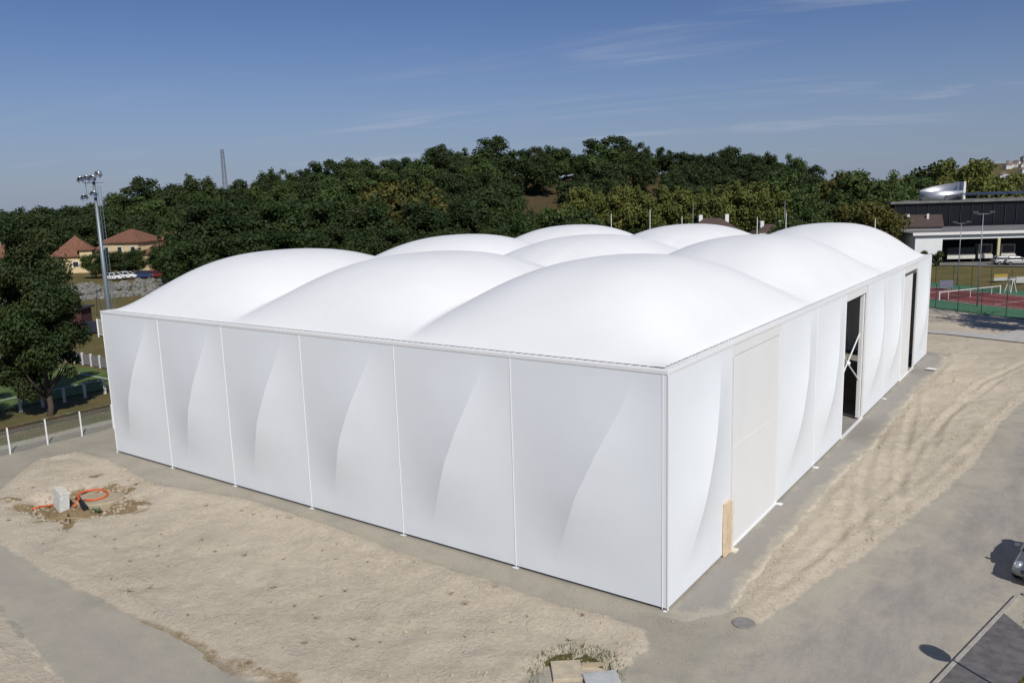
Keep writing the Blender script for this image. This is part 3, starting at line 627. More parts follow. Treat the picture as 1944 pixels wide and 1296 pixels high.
# trees before the houses
for i, (px, py, D) in enumerate(((190, 470, 176), (168, 478, 178), (222, 476, 176), (252, 468, 178), (292, 464, 174), (318, 470, 172), (340, 462, 170), (60, 470, 178), (20, 480, 176), (335, 505, 164))):
    p = at(px, HZ(px), D); g = tz(p.x, p.y); put(['po0', 'w5', 'w1', 'po2'][i % 4], p.x, p.y, zat(px, py, D)-g, 'leafy green tree in front of the red roofed houses', 'trees before the houses', z=g, wid=1.25)
# the big tree by the fence, and its neighbours
proto('near0', 'tree', 'near', 15, 1.35, 3.3, 60000, .13, 35, 78, r0=.27, limbs=13, core=.42, rb=(.10, .31), loose=.2, edge_=1.02)
bx, by = gp(92, 789)
put('near0', bx, by, zat(70, 398, math.hypot(bx-CAM[0], by-CAM[1])), 'big dark leafy tree behind the wire fence left of the hall', z=0, wid=.84)
crb = PROTO['near0'][0]; crb.rotation_euler = (0, 0, 1.0)
put('near0', bx+.2, by-7.6, 13.5, 'leafy tree cut by the left edge of the photo, behind the fence', z=0)
for k in (1, 2): put('near0', bx-.1, by-7.6-6.5*k, 12, 'leafy tree further along the fence outside the left edge', 'fence trees beyond the left edge', z=0)

# ------------------------------------------------------------------ wire fence and pitch barriers
fe = thing('wire_fence', (-43.4, 0, 0), 'low wire mesh fence with white posts left of the hall', 'fence')
ys = [-3.8-2.2*k for k in range(6, 0, -1)]+[-3.8, -1.5, .75, 2.95]+[2.95+2.2*k for k in range(1, 8)]
wire = mat('galvanised_wire', (.36, .40, .37), .5, metal=.3)
m = MB()
for a, b in zip(ys[:-1], ys[1:]):
    for k in range(15): m.bar((0, a, .12+k*.1), (0, b, .12+k*.1), .018, .018)
    n = int((b-a)/.12)
    for k in range(1, n): y = a+(b-a)*k/n; m.bar((.01, y, .1), (.01, y, 1.55), .007, .007)
m.build('mesh_panel', wire, fe)
for y in ys: MB().box(-.04, .04, y-.04, y+.04, -.1, 1.72).build('post', WHT, fe, bev=.008)
ba = thing('pitch_barrier', (-54.5, 0, 0), 'row of white concrete posts along the near side of the football pitch', 'barrier')
for k in range(-9, 9): MB().box(-.09, .09, 1.7+k*1.65-.09, 1.7+k*1.65+.09, 0, 1.15).build('post', mat('whitewashed_concrete', (.62, .62, .60), .8), ba, bev=.015)
ba = thing('pitch_barrier', (-66, 14.0, 0), 'white posted mesh barrier on the far side of the football pitch', 'barrier')
for k in range(-20, 8): MB().box(k*1.65-.1, k*1.65+.1, -.09, .09, 0, 1.25).build('post', _mc['whitewashed_concrete'], ba, bev=.015)
m = MB(); m.box(-33, 11.5, -.02, .02, .1, 1.1); m.build('panel', mat('barrier_panel', (.23, .21, .215), .8, scale=3), ba)
gt = thing('gate', (-85.6, 24.2, 0), 'small white metal gate beside the dark wheeled bin', 'gate'); m = MB()
m.tube([(0, 0, 0), (0, 0, 2.2)], .09, 8); m.tube([(3, 0, 0), (3, 0, 2.2)], .06, 8); m.tube([(0, 0, 2.1), (3, 0, 2.1)], .05, 6); m.tube([(0, 0, .3), (3, 0, .3)], .05, 6); m.build('frame', WHT, gt)
m = MB()
for k in range(1, 14): m.bar((k*3/14, 0, .3), (k*3/14, 0, 2.1), .03, .03)
m.build('bars', WHT, gt)
bn = thing('wheeled_bin', (-89.2, 25.1, 0), 'dark wheeled bin between the hut and the white gate', 'bin')
MB().box(-.75, .75, -.6, .6, .15, 1.35).build('tub', mat('dark_plastic', (.03, .035, .05), .5), bn, bev=.06); MB().box(-.8, .8, -.65, .65, 1.352, 1.5).build('lid', _mc['dark_plastic'], bn, bev=.06)
p = gp(158, 634); hu = thing('hut', (p[0], p[1], 0), 'small dark flat roofed hut beyond the football pitch', 'hut', rz=R_(125.8-90))
MB().box(-3.2, 0, 0, 2.6, 0, 3.1).build('wall', mat('dark_red_boards', (.07, .025, .022), .8), hu); MB().box(-3.6, .3, -.4, 3., 3.102, 3.3).build('roof', mat('dark_felt', (.035, .03, .035), .9), hu)
MB().box(-2.9, -2.0, -.03, -.002, 1.3, 2.5).build('window', mat('pale_panel', (.6, .58, .45), .7), hu)
gl = thing('net_support', (gp(190, 601)[0], gp(190, 601)[1], 0), 'dark thin A-shaped net support poles beyond the gate', 'pole')
MB().tube([(-.9, 0, 0), (0, 0, 4.0)], .05, 6).tube([(.9, 0, 0), (0, 0, 4.0)], .05, 6).build('frame', mat('dark_steel', (.04, .045, .045), .5), gl)
# football goal in the dry field far left
g0 = gp(232, 562); go = thing('goal', (g0[0], g0[1], 0), 'thin goal frame standing in the dry field below the boulders', 'goal', rz=R_(40))
MB().tube([(-1.5, 0, 0), (-1.5, 0, 1.5), (1.5, 0, 1.5), (1.5, 0, 0)], .05, 6).build('frame', _mc['dark_steel'], go)
# floodlight mast
p = at(221, 712, 78); px_, py_ = p.x, p.y
fm = thing('floodlight_mast', (px_, py_, 0), 'tall grey floodlight mast rising behind the left corner of the hall', 'light mast', rz=R_(36))
Hm = zat(171, 345, 78); steel = mat('galvanised_steel', (.22, .25, .27), .45, metal=.4)
MB().tube([(0, 0, 0), (0, 0, Hm*.45), (0, 0, Hm)], [.26, .20, .11], 12).build('pole', steel, fm, smooth=True)
m = MB(); m.tube([(.36, 0, 1), (.27, 0, Hm*.98)], .022, 5); m.tube([(.60, 0, 1), (.5, 0, Hm*.98)], .022, 5)
for k in range(int(Hm/.35)): m.bar((.36-.09*k*.35/Hm, 0, 1+k*.35), (.6-.1*k*.35/Hm, 0, 1+k*.35), .02, .02)
m.build('ladder', steel, fm)
m = MB(); m.bar((-.8, 0, Hm-.1), (.8, 0, Hm-.1), .08, .08); m.bar((-.9, -.1, Hm+.5), (.9, -.1, Hm+.5), .08, .08); m.bar((0, 0, Hm-.3), (0, 0, Hm+.6), .1, .1); m.bar((-.7, 0, Hm-1.0), (.3, 0, Hm-1.), .08, .08); m.bar((-.7, 0, Hm-1), (-.7, 0, Hm), .05, .05)
m.build('crossarm', steel, fm)
lampm = mat('lamp_reflector', (.55, .57, .6), .25, metal=.8)
for i, (x, z, a) in enumerate(((-.95, .35, .5), (-.35, .42, .2), (.25, .45, -.2), (.8, .75, -.5), (-.85, -1.1, .6), (.15, -.85, 0))):
    M = Matrix.Translation((x, -.25, Hm+z)) @ Matrix.Rotation(a, 4, 'Z') @ Matrix.Rotation(R_(125), 4, 'X')
    mm = MB(); mm.lathe([(.0, -.02), (.12, 0), (.24, .16), (.32, .38), (.30, .37), (.2, .16), (.05, .06)], (0, 0, 0), 12); mm.v = [tuple(M @ Vector(v)) for v in mm.v]; mm.build('lamp_head', lampm, fm, smooth=True)

# ------------------------------------------------------------------ boulder bank
bmat = mat('boulder_limestone', (.17, .165, .15), .95, scale=2, var=.45, bmp=.04)
def rock(m, x, y, z, r, rg, n1=7, n2=5, sq=.75):
    vs = []; rx_, ry_, rz_ = r*rg.uniform(.8, 1.3), r*rg.uniform(.8, 1.3), r*rg.uniform(.6, .95)*sq/.75
    a0 = rg.uniform(0, 6)
    for i in range(n2):
        th = math.pi*(i+.35)/(n2-.3)
        for k in range(n1):
            a = a0+2*math.pi*k/n1; q = 1+rg.uniform(-.22, .22); vs.append((x+rx_*q*math.sin(th)*math.cos(a), y+ry_*q*math.sin(th)*math.sin(a), z+rz_*q*math.cos(th)))
    f = [tuple(range(n1))]
    for i in range(n2-1):
        for k in range(n1): k2 = (k+1) % n1; f.append((i*n1+k, (i+1)*n1+k, (i+1)*n1+k2, i*n1+k2))
    m.add(vs, f)
rg = random.Random(5)
RB = [(-60, 160), (40, 160), (110, 160.5), (160, 160), (210, 160.5), (260, 160), (310, 160.5), (360, 161)]
m = MB()
for k in range(520):
    px = rg.uniform(-80, 372); D = rg.uniform(156.5, 164); p = at(px, HZ(px), D); z = tz(p.x, p.y); rock(m, p.x, p.y, z+.1, rg.uniform(.35, .8), rg)
tag(m.build('boulder_bank', bmat), 'bank of grey limestone boulders below the red roofed houses', 'rock bank', kind='stuff')

# ------------------------------------------------------------------ houses
tile = mat('clay_roof_tiles', (.175, .078, .046), .85, scale=2.5, var=.3, bmp=.05, bscale=9); stucco = mat('yellow_render', (.62, .49, .29), .9, scale=1); trimw = mat('white_trim', (.7, .7, .68), .6)
pane = mat('dark_pane', (.03, .035, .045), .15)
def hip(mb, x0, x1, y0, y1, z, h, ov=.5):
    x0 -= ov; x1 += ov; y0 -= ov; y1 += ov; d = min(x1-x0, y1-y0)/2
    if x1-x0 > y1-y0: a, b = (x0+d, (y0+y1)/2), (x1-d, (y0+y1)/2)
    else: a, b = ((x0+x1)/2, y0+d), ((x0+x1)/2, y1-d)
    v = [(x0, y0, z), (x1, y0, z), (x1, y1, z), (x0, y1, z), (a[0], a[1], z+h), (b[0], b[1], z+h), (x0, y0, z-.15), (x1, y0, z-.15), (x1, y1, z-.15), (x0, y1, z-.15)]
    f = [(0, 1, 5, 4), (1, 2, 5), (2, 3, 4, 5), (3, 0, 4)] if x1-x0 > y1-y0 else [(0, 1, 4), (1, 2, 5, 4), (2, 3, 5), (3, 0, 4, 5)]
    mb.add(v, f+[(0, 6, 7, 1), (1, 7, 8, 2), (2, 8, 9, 3), (3, 9, 6, 0), (9, 8, 7, 6)])
def house(px, D, rz, w, d, h, rh, label, wings=(), chim=1, wallm=None, roofm=None, z=None, cat='house'):
    p = at(px, HZ(px), D); g = (tz(p.x, p.y) if z is None else z)
    t = thing('house', (p.x, p.y, g), label, cat, rz=YAW-math.pi/2+rz)
    m = MB(); m.box(-w/2, w/2, -d/2, d/2, -.5, h)
    for (a, b, c, e, hh, r2) in wings: m.box(a, b, c, e, -.5, hh)
    m.build('wall', wallm or stucco, t)
    m = MB(); hip(m, -w/2, w/2, -d/2, d/2, h+.02, rh)
    for (a, b, c, e, hh, r2) in wings: hip(m, a, b, c, e, hh+.02, r2)
    r = m.build('roof', roofm or tile, t)
    for k in range(chim): MB().box(-w*.25+k*w*.5, -w*.25+k*w*.5+.7, -.3, .4, h+rh*.3, h+rh+.7).build('chimney', trimw if roofm else stucco, r)
    for k, x in enumerate(np.linspace(-w/2+1.4, w/2-1.4, max(2, int(w/3)))):
        for zz in ([1.2] if h < 4 else [1.2, 3.9]):
            f = MB().box(x-.65, x+.65, -d/2-.05, -d/2+.02, zz, zz+1.3).build('window', trimw, t); MB().box(x-.5, x+.5, -d/2-.08, -d/2-.052, zz+.12, zz+1.18).build('pane', pane, f)
    return t
house(246, 200, R_(-14), 9.5, 9, 6.1, 2.7, 'two storey yellow house with hipped red tile roof, between two lower roofs', [(4.8, 13, -4, 3.5, 3.6, 2.6), (-10, -4.9, -1, 5.5, 4.1, 2.2)], 0)
house(136, 202, R_(22), 9, 9, 3.6, 4.2, 'yellow house with steep red roof and dormer left of the floodlight mast', [(4.6, 11, -2, 5, 3.2, 2.6), (1.0, 3.4, -5.2, -1, 4.9, .7)], 0)
house(322, 214, R_(-6), 12, 9, 4.6, 3.0, 'red roofed house partly behind trees, right of the tallest yellow one', [], 0)
house(10, 205, R_(8), 10, 9, 3.6, 3.2, 'red roofed house seen through leaves at the left edge', [])
house(-25, 190, R_(-20), 8, 8, 3.2, 2.6, 'low red roofed house mostly outside the left edge', [])
brt = mat('brown_roof_slate', (.075, .05, .042), .9, scale=4, var=.25); greyw = mat('grey_render', (.34, .33, .32), .9)
house(1352, 168, R_(2), 10.5, 7, 5.6, 3.0, 'brown roofed house with white chimneys showing above the middle dome', [], 2, greyw, brt)
house(1462, 172, R_(3), 7.5, 6, 4.6, 2.2, 'small brown roofed house right of the larger one above the domes', [], 2, greyw, brt)

# parked cars in front of the houses and the one at the right edge
def make_car(name, paint, label, loc, rz, group=None):
    t = thing(name, loc, label, 'car', group, rz)
    L, Wd = 4.1, 1.74; prof = [(-2.05, .42, .62, .80), (-1.98, .30, .80, .84), (-1.6, .24, .90, .87), (-1.05, .22, .98, .87), (-.55, .22, 1.0, .87), (.4, .22, 1.02, .87), (1.2, .24, 1.03, .87), (1.85, .3, 1.02, .85), (2.03, .4, .95, .80)]
    V = []; n = 12
    for x, zb, zt, hw in prof:
        ring = [(-hw*.82, zb), (-hw*.97, zb+.12), (-hw, zb+(zt-zb)*.5), (-hw*.96, zt-.1), (-hw*.82, zt-.01), (-hw*.4, zt+.05), (hw*.4, zt+.05), (hw*.82, zt-.01), (hw*.96, zt-.1), (hw, zb+(zt-zb)*.5), (hw*.97, zb+.12), (hw*.82, zb)]
        V += [(y, x, z) for y, z in ring]
    Fc = []
    for i in range(len(prof)-1):
        for k in range(n): k2 = (k+1) % n; Fc.append((i*n+k, (i+1)*n+k, (i+1)*n+k2, i*n+k2))
    Fc += [tuple(range(n)), tuple(range((len(prof)-1)*n, len(prof)*n))[::-1]]
    b = MB().add(V, Fc).build('body', paint, t, smooth=True); s = b.modifiers.new('s', 'SUBSURF'); s.levels = s.render_levels = 2
    gl_ = mat('car_glass', (.02, .024, .028), .06, spec=.8)
    # front is -y ; glasshouse
    V = []; 
    for x0, z, hw, x1 in ((-.95, .98, .80, 1.9), (-.40, 1.30, .68, 1.62), (-.12, 1.42, .62, 1.35)):
        V += [(-hw, x0, z), (hw, x0, z), (hw, x1, z), (-hw, x1, z)]
    MB().add(V, [(0, 1, 5, 4), (1, 2, 6, 5), (2, 3, 7, 6), (3, 0, 4, 7), (4, 5, 9, 8), (5, 6, 10, 9), (6, 7, 11, 10), (7, 4, 8, 11), (8, 9, 10, 11)]).build('windows', gl_, t, bev=.03)
    m = MB(); V = []
    for x, hw, z in ((-.14, .60, 1.425), (0., .63, 1.455), (.7, .64, 1.47), (1.36, .60, 1.43)): V += [(-hw, x, z-.03), (-hw*.7, x, z), (hw*.7, x, z), (hw, x, z-.03)]
    m.add(V, [(i*4+k, (i+1)*4+k, (i+1)*4+k+1, i*4+k+1) for i in range(3) for k in range(3)])
    for sg in (-1, 1):
        m.tube([(sg*.79, -.95, .99), (sg*.67, -.40, 1.31), (sg*.61, -.12, 1.43)], .035, 6); m.tube([(sg*.80, .45, 1.0), (sg*.66, .42, 1.42)], .04, 6); m.tube([(sg*.80, 1.88, 1.), (sg*.67, 1.62, 1.3), (sg*.6, 1.34, 1.43)], .05, 6)
    rf = m.build('roof', paint, t, smooth=True); so = rf.modifiers.new('so', 'SOLIDIFY'); so.thickness = .02
    tyre = mat('tyre_rubber', (.02, .02, .02), .85); rim = mat('alloy', (.35, .35, .36), .35, metal=.8)
    for sx in (-1, 1):
        for y in (-1.28, 1.3):
            w_ = MB(); w_.lathe([(.14, -.1), (.27, -.11), (.32, -.07), (.32, .07), (.27, .11), (.14, .1)], (0, 0, 0), 20)
            M = Matrix.Translation((sx*.79, y, .32)) @ Matrix.Rotation(math.pi/2, 4, 'Y'); w_.v = [tuple(M @ Vector(v)) for v in w_.v]; w = w_.build('wheel', tyre, t, smooth=True)
            r_ = MB(); r_.lathe([(0, .085*1), (.08, .09), (.2, .07), (.22, .1)], (0, 0, 0), 16); M2 = Matrix.Translation((sx*.79, y, .32)) @ Matrix.Rotation(sx*math.pi/2, 4, 'Y'); r_.v = [tuple(M2 @ Vector(v)) for v in r_.v]; r_.build('rim', rim, w, smooth=True)
        h_ = MB(); h_.lathe([(0, .16), (.08, .14), (.13, .06), (.15, -.05)], (0, 0, 0), 14); M = Matrix.Translation((sx*.62, -1.86, .74)) @ Matrix.Rotation(sx*.5, 4, 'Z') @ Matrix.Rotation(R_(70), 4, 'X') @ Matrix.Diagonal((1.15, 1.1, 1.1, 1)); h_.v = [tuple(M @ Vector(v)) for v in h_.v]
        h_.build('headlight', mat('headlight_lens', (.75, .77, .8), .08, metal=.7), t, smooth=True)
        MB().box(sx*.95-.11, sx*.95+.11, -.72, -.58, .98, 1.12).build('mirror', paint, t, bev=.03)
    MB().box(-.5, .5, -2.06, -1.99, .50, .66).build('grille', _mc['dark_plastic'], t, bev=.02); MB().box(-.42, .42, -2.075, -1.98, .30, .42).build('air_intake', _mc['dark_plastic'], t, bev=.02)
    MB().box(-.26, .26, -2.10, -2.062, .47, .58).build('number_plate', trimw, t)
    return t
def paint(n, c, metal=.0): return mat(n, c, .28, metal, var=.04)
cp = Vector((11.15, 10.75)); make_car('parked_car', paint('grey_paint', (.22, .23, .24), .55), 'grey hatchback at the right edge parked nose to the kerb', (cp.x, cp.y, .015), math.atan2(-1.71, 8.03)*.75)
for px, D, c, lab, a in ((203, 170, (.7, .7, .7), 'white car parked under the tree left of the floodlight mast', 1.3), (228, 171, (.72, .72, .72), 'white car parked before the houses right of the mast', 1.5), (262, 170, (.03, .05, .12), 'dark blue car between the white and the red parked cars', 1.5), (284, 169, (.16, .02, .02), 'dark red car parked before the yellow house', 1.4)):
    p = at(px, HZ(px), D); make_car('parked_car', paint('paint_%s' % lab.split()[0 if 'dark' not in lab else 1], c), lab, (p.x, p.y, tz(p.x, p.y)), YAW-math.pi/2+a)

# ------------------------------------------------------------------ light poles, masts, pylon
def slim_pole(name, px, pt, D, r, label, cat, mt, group=None, heads=0):
    p = at(px, HZ(px), D); g = tz(p.x, p.y); h = zat(px, pt, D)-g; t = thing(name, (p.x, p.y, g), label, cat, group, YAW-math.pi/2)
    MB().tube([(0, 0, 0), (0, 0, h*.5), (0, 0, h)], [r*1.2, r, r*.7], 8).build('pole', mt, t, smooth=True)
    if heads:
        MB().bar((-heads, 0, h), (heads, 0, h), .1, .1).build('crossarm', mt, t)
        for sx in (-1, 1): MB().box(sx*heads-.35, sx*heads+.35, -.15, .15, h+.06, h+.3).build('lamp_head', _mc['dark_steel'], t, bev=.03)
    return t
PW = 'white poles behind the domed roof'
for px, pt, lab in ((1160, 406, 'white slim pole before the plane trees, leftmost of those behind the roof'), (1234, 398, 'white slim pole before the plane trees, second from left, taller'), (1295, 411, 'short white slim pole left of the larger brown roof'), (1439, 412, 'white slim pole in the dip between two domes'), (1494, 404, 'white slim pole right of the small brown roof'), (1665, 415, 'white slim pole before the grove left of the office block')):
    slim_pole('lamp_pole', px, pt, 118, .065, lab, 'pole', mat('pale_pole', (.58, .60, .58), .5), PW)
slim_pole('mast', 1316, 384, 180, .07, 'thin grey mast above the left end of the larger brown roof', 'mast', steel)
slim_pole('mast', 1491, 380, 180, .07, 'thin grey mast before the dark trees right of the plane trees', 'mast', steel)
slim_pole('court_light', 1830, 424, math.hypot(*(np.array(gp(1826, 543))-CAM[:2])), .07, 'tall court light pole on the far side of the tennis court', 'light pole', steel, 'tennis court lights', 1.0)
slim_pole('court_light', 1871, 406, math.hypot(*(np.array(gp(1864, 583))-CAM[:2])), .07, 'tall court light pole on the near side of the tennis court', 'light pole', steel, 'tennis court lights', 1.0)
p = at(431, HZ(431), 470); g = tz(p.x, p.y); ht = zat(431, 284, 470)-g
py = thing('pylon', (p.x, p.y, g), 'lattice power pylon standing above the trees left of the hill', 'pylon', rz=YAW); m = MB()
def hw(z): return .6*(1-z/ht)+.62
for sx in (-1, 1):
    for sy in (-1, 1): m.tube([(sx*hw(0), sy*hw(0), 0), (sx*hw(ht), sy*hw(ht), ht)], .11, 4)
nz_ = 13
for k in range(nz_):
    z0, z1 = ht*k/nz_, ht*(k+1)/nz_; a, b = hw(z0), hw(z1)
    for q in range(4):
        c = [(-1, -1), (1, -1), (1, 1), (-1, 1)]; s0, s1 = c[q], c[(q+1) % 4]
        m.bar((s0[0]*a, s0[1]*a, z0), (s1[0]*b, s1[1]*b, z1),   .11, .11); m.bar((s1[0]*a, s1[1]*a, z0), (s0[0]*b, s0[1]*b, z1),   .11, .11); m.bar((s0[0]*b, s0[1]*b, z1), (s1[0]*b, s1[1]*b, z1),   .11, .11)
m.build('lattice', mat('pylon_steel', (.12, .12, .14), .6), py)

# ------------------------------------------------------------------ tennis things
dm = mat('green_fence_steel', (.02, .05, .035), .6)
def tfence(p0, p1, n, label, h=3.0):
    t = thing('court_fence', (p0[0], p0[1], 0), label, 'fence'); d = Vector((p1[0]-p0[0], p1[1]-p0[1], 0)); L = d.length; d.normalize(); m = MB()
    for k in range(7): m.bar(d*0+Vector((0, 0, .1+k*(h-.15)/6)), d*L+Vector((0, 0, .1+k*(h-.15)/6)), .012, .012)
    for k in range(int(L/.6)): m.bar(d*k*.6+Vector((0, 0, .1)), d*k*.6+Vector((0, 0, h)), .012, .012)
    m.build('mesh_panel', dm, t)
    for k in range(n+1): q = d*L*k/n; MB().tube([q, q+Vector((0, 0, h))], .05, 6).build('post', dm, t)
tfence(tc(-30, .2), tc(15.5, .2), 15, 'dark green mesh fence along the near side of the tennis court'); tfence(tc(-30, 22.8), tc(15.5, 22.8), 15, 'dark green mesh fence along the far side of the tennis court')
def t3(a, b, z): q = tc(a, b); return (q[0], q[1], z)
tn = thing('tennis_net', (0, 0, .08), 'dark tennis net with white top band across the red court', 'net'); NA = -4.1; m = MB()
for k in range(13): m.bar(t3(NA, 6.4, .05+k*.08), t3(NA, 18.2, .05+k*.08), .012, .012)
for k in range(96): m.bar(t3(NA, 6.4+k*.123, .03), t3(NA, 6.4+k*.123, 1.02), .012, .012)
m.build('net', mat('net_cord', (.015, .015, .015), .9), tn)
MB().bar(t3(NA, 6.4, 1.03), t3(NA, 18.2, 1.03), .10, .10).build('top_band', WHT, tn)
for b in (6.4, 18.2): MB().tube([t3(NA, b, 0), t3(NA, b, 1.12)], .07, 8).build('post', WHT, tn)
for b in (8.1, 12.3, 16.5): MB().box(-.03, .03, -.03, .03, 0, 1.0, Matrix.Translation(t3(NA, b, 0))).build('strap', WHT, tn)
q = gp(1918, 556); uc = thing('umpire_chair', (q[0], q[1], .08), 'white umpire chair beside the far end of the tennis net', 'chair', rz=R_(-30)); m = MB()
for sx in (-.45, .45):
    m.tube([(sx, -.6, 0), (sx*.7, -.1, 1.7)], .04, 6); m.tube([(sx, .6, 0), (sx*.7, .1, 1.7)], .04, 6)
for k in range(5): m.bar((-.4, -.55+k*.1, .25+k*.3), (.4, -.55+k*.1, .25+k*.3), .05, .05)
m.build('frame', WHT, uc); MB().box(-.4, .4, -.3, .3, 1.7, 1.76).build('seat', WHT, uc); MB().box(-.35, .35, .24, .3, 1.78, 2.05).build('backrest', WHT, uc)
bn_ = thing('bench', tuple(t3(.2, 19.3, .08)), 'white slatted bench beside the umpire chair', 'bench', rz=R_(-30.4)); MB().box(-.1, 3.4, -.2, .2, .42, .48).build('seat', WHT, bn_)
for k in range(4): MB().box(k*1.05, k*1.05+.07, -.18, .18, 0, .418).build('leg', WHT, bn_)
def sign(px, pb, w, h, cols, label):
    q = gp(px, pb); t = thing('sign_panel', (q[0], q[1], .35), label, 'sign', rz=YAW-math.pi/2+.05)
    MB().box(-w/2, w/2, -.02, .02, 0, h*.5).build('lower_panel', cols[0], t); MB().box(-w/2, w/2, -.02, .02, h*.5+.003, h).build('upper_panel', cols[1], t)
    for sx in (-1, 1): MB().box(sx*w*.42-.03, sx*w*.42+.03, .021, .07, -.35, h).build('post', dm, t)
pale = mat('pale_sign', (.42, .44, .43), .6); sign(1899, 537, 2.1, 1.0, (pale, mat('ochre_sign', (.38, .25, .05), .6)), 'ochre and pale advertising panel on the far tennis fence')
sign(1940, 541, 1.9, .9, (pale, pale), 'pale panel on the far tennis fence at the right edge'); bw = mat('blue_grey_screen', (.13, .14, .19), .7); sign(1796, 551, 2.0, 1.1, (bw, bw), 'blue-grey screen on the tennis court beside the hall corner')

# ------------------------------------------------------------------ hangar, office block, drum
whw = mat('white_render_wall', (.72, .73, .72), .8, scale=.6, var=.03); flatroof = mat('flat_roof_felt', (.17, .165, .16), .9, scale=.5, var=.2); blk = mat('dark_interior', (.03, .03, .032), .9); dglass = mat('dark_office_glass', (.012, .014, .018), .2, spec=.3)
hp = gp(1735, 503, 1.5); hg = thing('depot_hangar', (hp[0], hp[1], 1.5), 'long white flat roofed depot with open bays behind the tennis court', 'building', rz=YAW-math.pi/2-.10)
# local axes: x to the right, y away
def lx(px, yl=0.):                          # local x where the bearing of column px meets the line local y = yl
    d = ray(px, HZ(px)); a = -(YAW-math.pi/2-.10); ox, oy = CAM[0]-hp[0], CAM[1]-hp[1]
    lox, loy = ox*math.cos(a)-oy*math.sin(a), ox*math.sin(a)+oy*math.cos(a); ldx, ldy = d[0]*math.cos(a)-d[1]*math.sin(a), d[0]*math.sin(a)+d[1]*math.cos(a)
    return float(lox+ldx*(yl-loy)/ldy)
xL, xo, xR = 0., lx(1796), 44.
hH = zat(1735, 447, 156.)-1.5; hO = zat(1796, 455, 157.)-1.5
MB().box(xL, xo, 0, .3, -.3, hH).box(xo+.001, xR, 0, .3, hO, hH).box(xL, xL+.3, .301, 19, -.3, hH).box(xL+.301, xR, 18.7, 19, -.3, hH).build('wall', whw, hg)
MB().box(xL-.6, xR, -.5, 19.4, hH+.002, hH+.42).build('roof', flatroof, hg)
MB().box(xL-.62, xR, -.56, -.5, hH-.02, hH+.45).build('fascia', mat('white_fascia', (.72, .7, .68), .6), hg)
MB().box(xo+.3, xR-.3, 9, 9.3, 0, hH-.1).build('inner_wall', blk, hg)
MB().box(xL+.3, xR-.3, .31, 15.6, -.3, .02).build('floor', flatroof, hg)
cx1 = lx(1905); MB().box(cx1-.2, cx1+.2, -.05, .29, 0, hO-.01).build('column', mat('cream_column', (.55, .5, .28), .7), hg)
def truck(px, label, c, hgt=2.6):
    x = lx(px, 2.6); q = Vector((x, 2.6, 0)); a = YAW-math.pi/2-.10; wx, wy = hp[0]+q.x*math.cos(a)-q.y*math.sin(a), hp[1]+q.x*math.sin(a)+q.y*math.cos(a)
    t = thing('truck', (wx, wy, 1.52), label, 'truck', rz=a)
    MB().box(-1.15, 1.15, .2, 1.9, .7, hgt).build('cab', c, t, bev=.08); MB().box(-.95, .95, .16, .199, 1.55, hgt-.2).build('windscreen', pane, t)
    MB().box(-1.2, 1.2, 0, .2, .62, 1.25).build('bumper', mat('pale_bumper', (.62, .6, .54), .5), t, bev=.03); MB().box(-1.2, 1.2, 2.0, 5.4, .9, 1.9).build('load_bed', mat('bed_grey', (.25, .25, .24), .7), t)
    for sx in (-1, 1):
        for y in (1., 4.2): MB().tube([(sx*1.15-.13, y, .45), (sx*1.15+.13, y, .45)], .45, 14).build('wheel', mat('tyre_rubber', (.02, .02, .02), .85), t)
dc = mat('dark_truck_paint', (.05, .06, .05), .5); truck(1821, 'dark truck with pale bumper in the left open bay of the depot', dc); truck(1847, 'dark truck with pale bumper second from left in the depot', dc); truck(1881, 'truck with cream cab right of the two dark trucks in the depot', mat('cream_truck_paint', (.45, .42, .32), .5), 3.1)
truck(1925, 'pale tanker-like truck in the depot bay right of the cream column', mat('pale_truck_paint', (.4, .36, .3), .5), 3.0)
for px, D, c, lab in ((1921, 141, (.7, .7, .7), 'white car parked on the yard before the depot'), (1942, 141, (.6, .62, .62), 'pale car cut by the right edge before the depot'),):
    p = at(px, HZ(px), D+17.5); make_car('parked_car', paint('yard_white', (.38, .38, .37)), lab, (p.x, p.y, tz(p.x, p.y)), YAW-math.pi/2+1.4)
# yard slab
def wq(px, D): q = at(px, HZ(px), D); return (q.x, q.y)
slab('yard', [wq(1700, 156.3), wq(1990, 155.5), wq(2100, 168), wq(1700, 178)], 1.545, mat('yard_tarmac', (.17, .165, .155), .9, scale=1))
# hedge at depot corner
rg = random.Random(9)
for px, lab in ((1768, 'clipped green hedge against the white depot wall, left half'), (1786, 'clipped green hedge against the white depot wall, right half')):
    p = at(px, HZ(px), 155.5); put('sh1', p.x, p.y, 2.6, lab, z=tz(p.x, p.y), wid=.95, cat='hedge')
# office block
op = at(1693, HZ(1693), 184); og = tz(op.x, op.y); ztop = zat(1693, 384, 184)-og
of = thing('office_block', (op.x, op.y, og), 'long dark glazed office block with flat roof behind the depot', 'building', rz=YAW-math.pi/2-.13)
MB().box(.8, 60, .6, 22, 0, ztop-.41).build('wall', dglass, of); MB().box(0, 61, 0, 23, ztop-.4, ztop).build('roof', flatroof, of)
m = MB(); m.box(.5, 60.2, .3, .59, (ztop)*.42, (ztop)*.42+.25); m.build('floor_band', mat('grey_band', (.10, .10, .105), .5), of)
for k in range(28): MB().box(1+k*2.1, 1.08+k*2.1, .42, .58, .2, ztop-.42).build('mullion', mat('dark_mullion', (.028, .03, .034), .5), of)
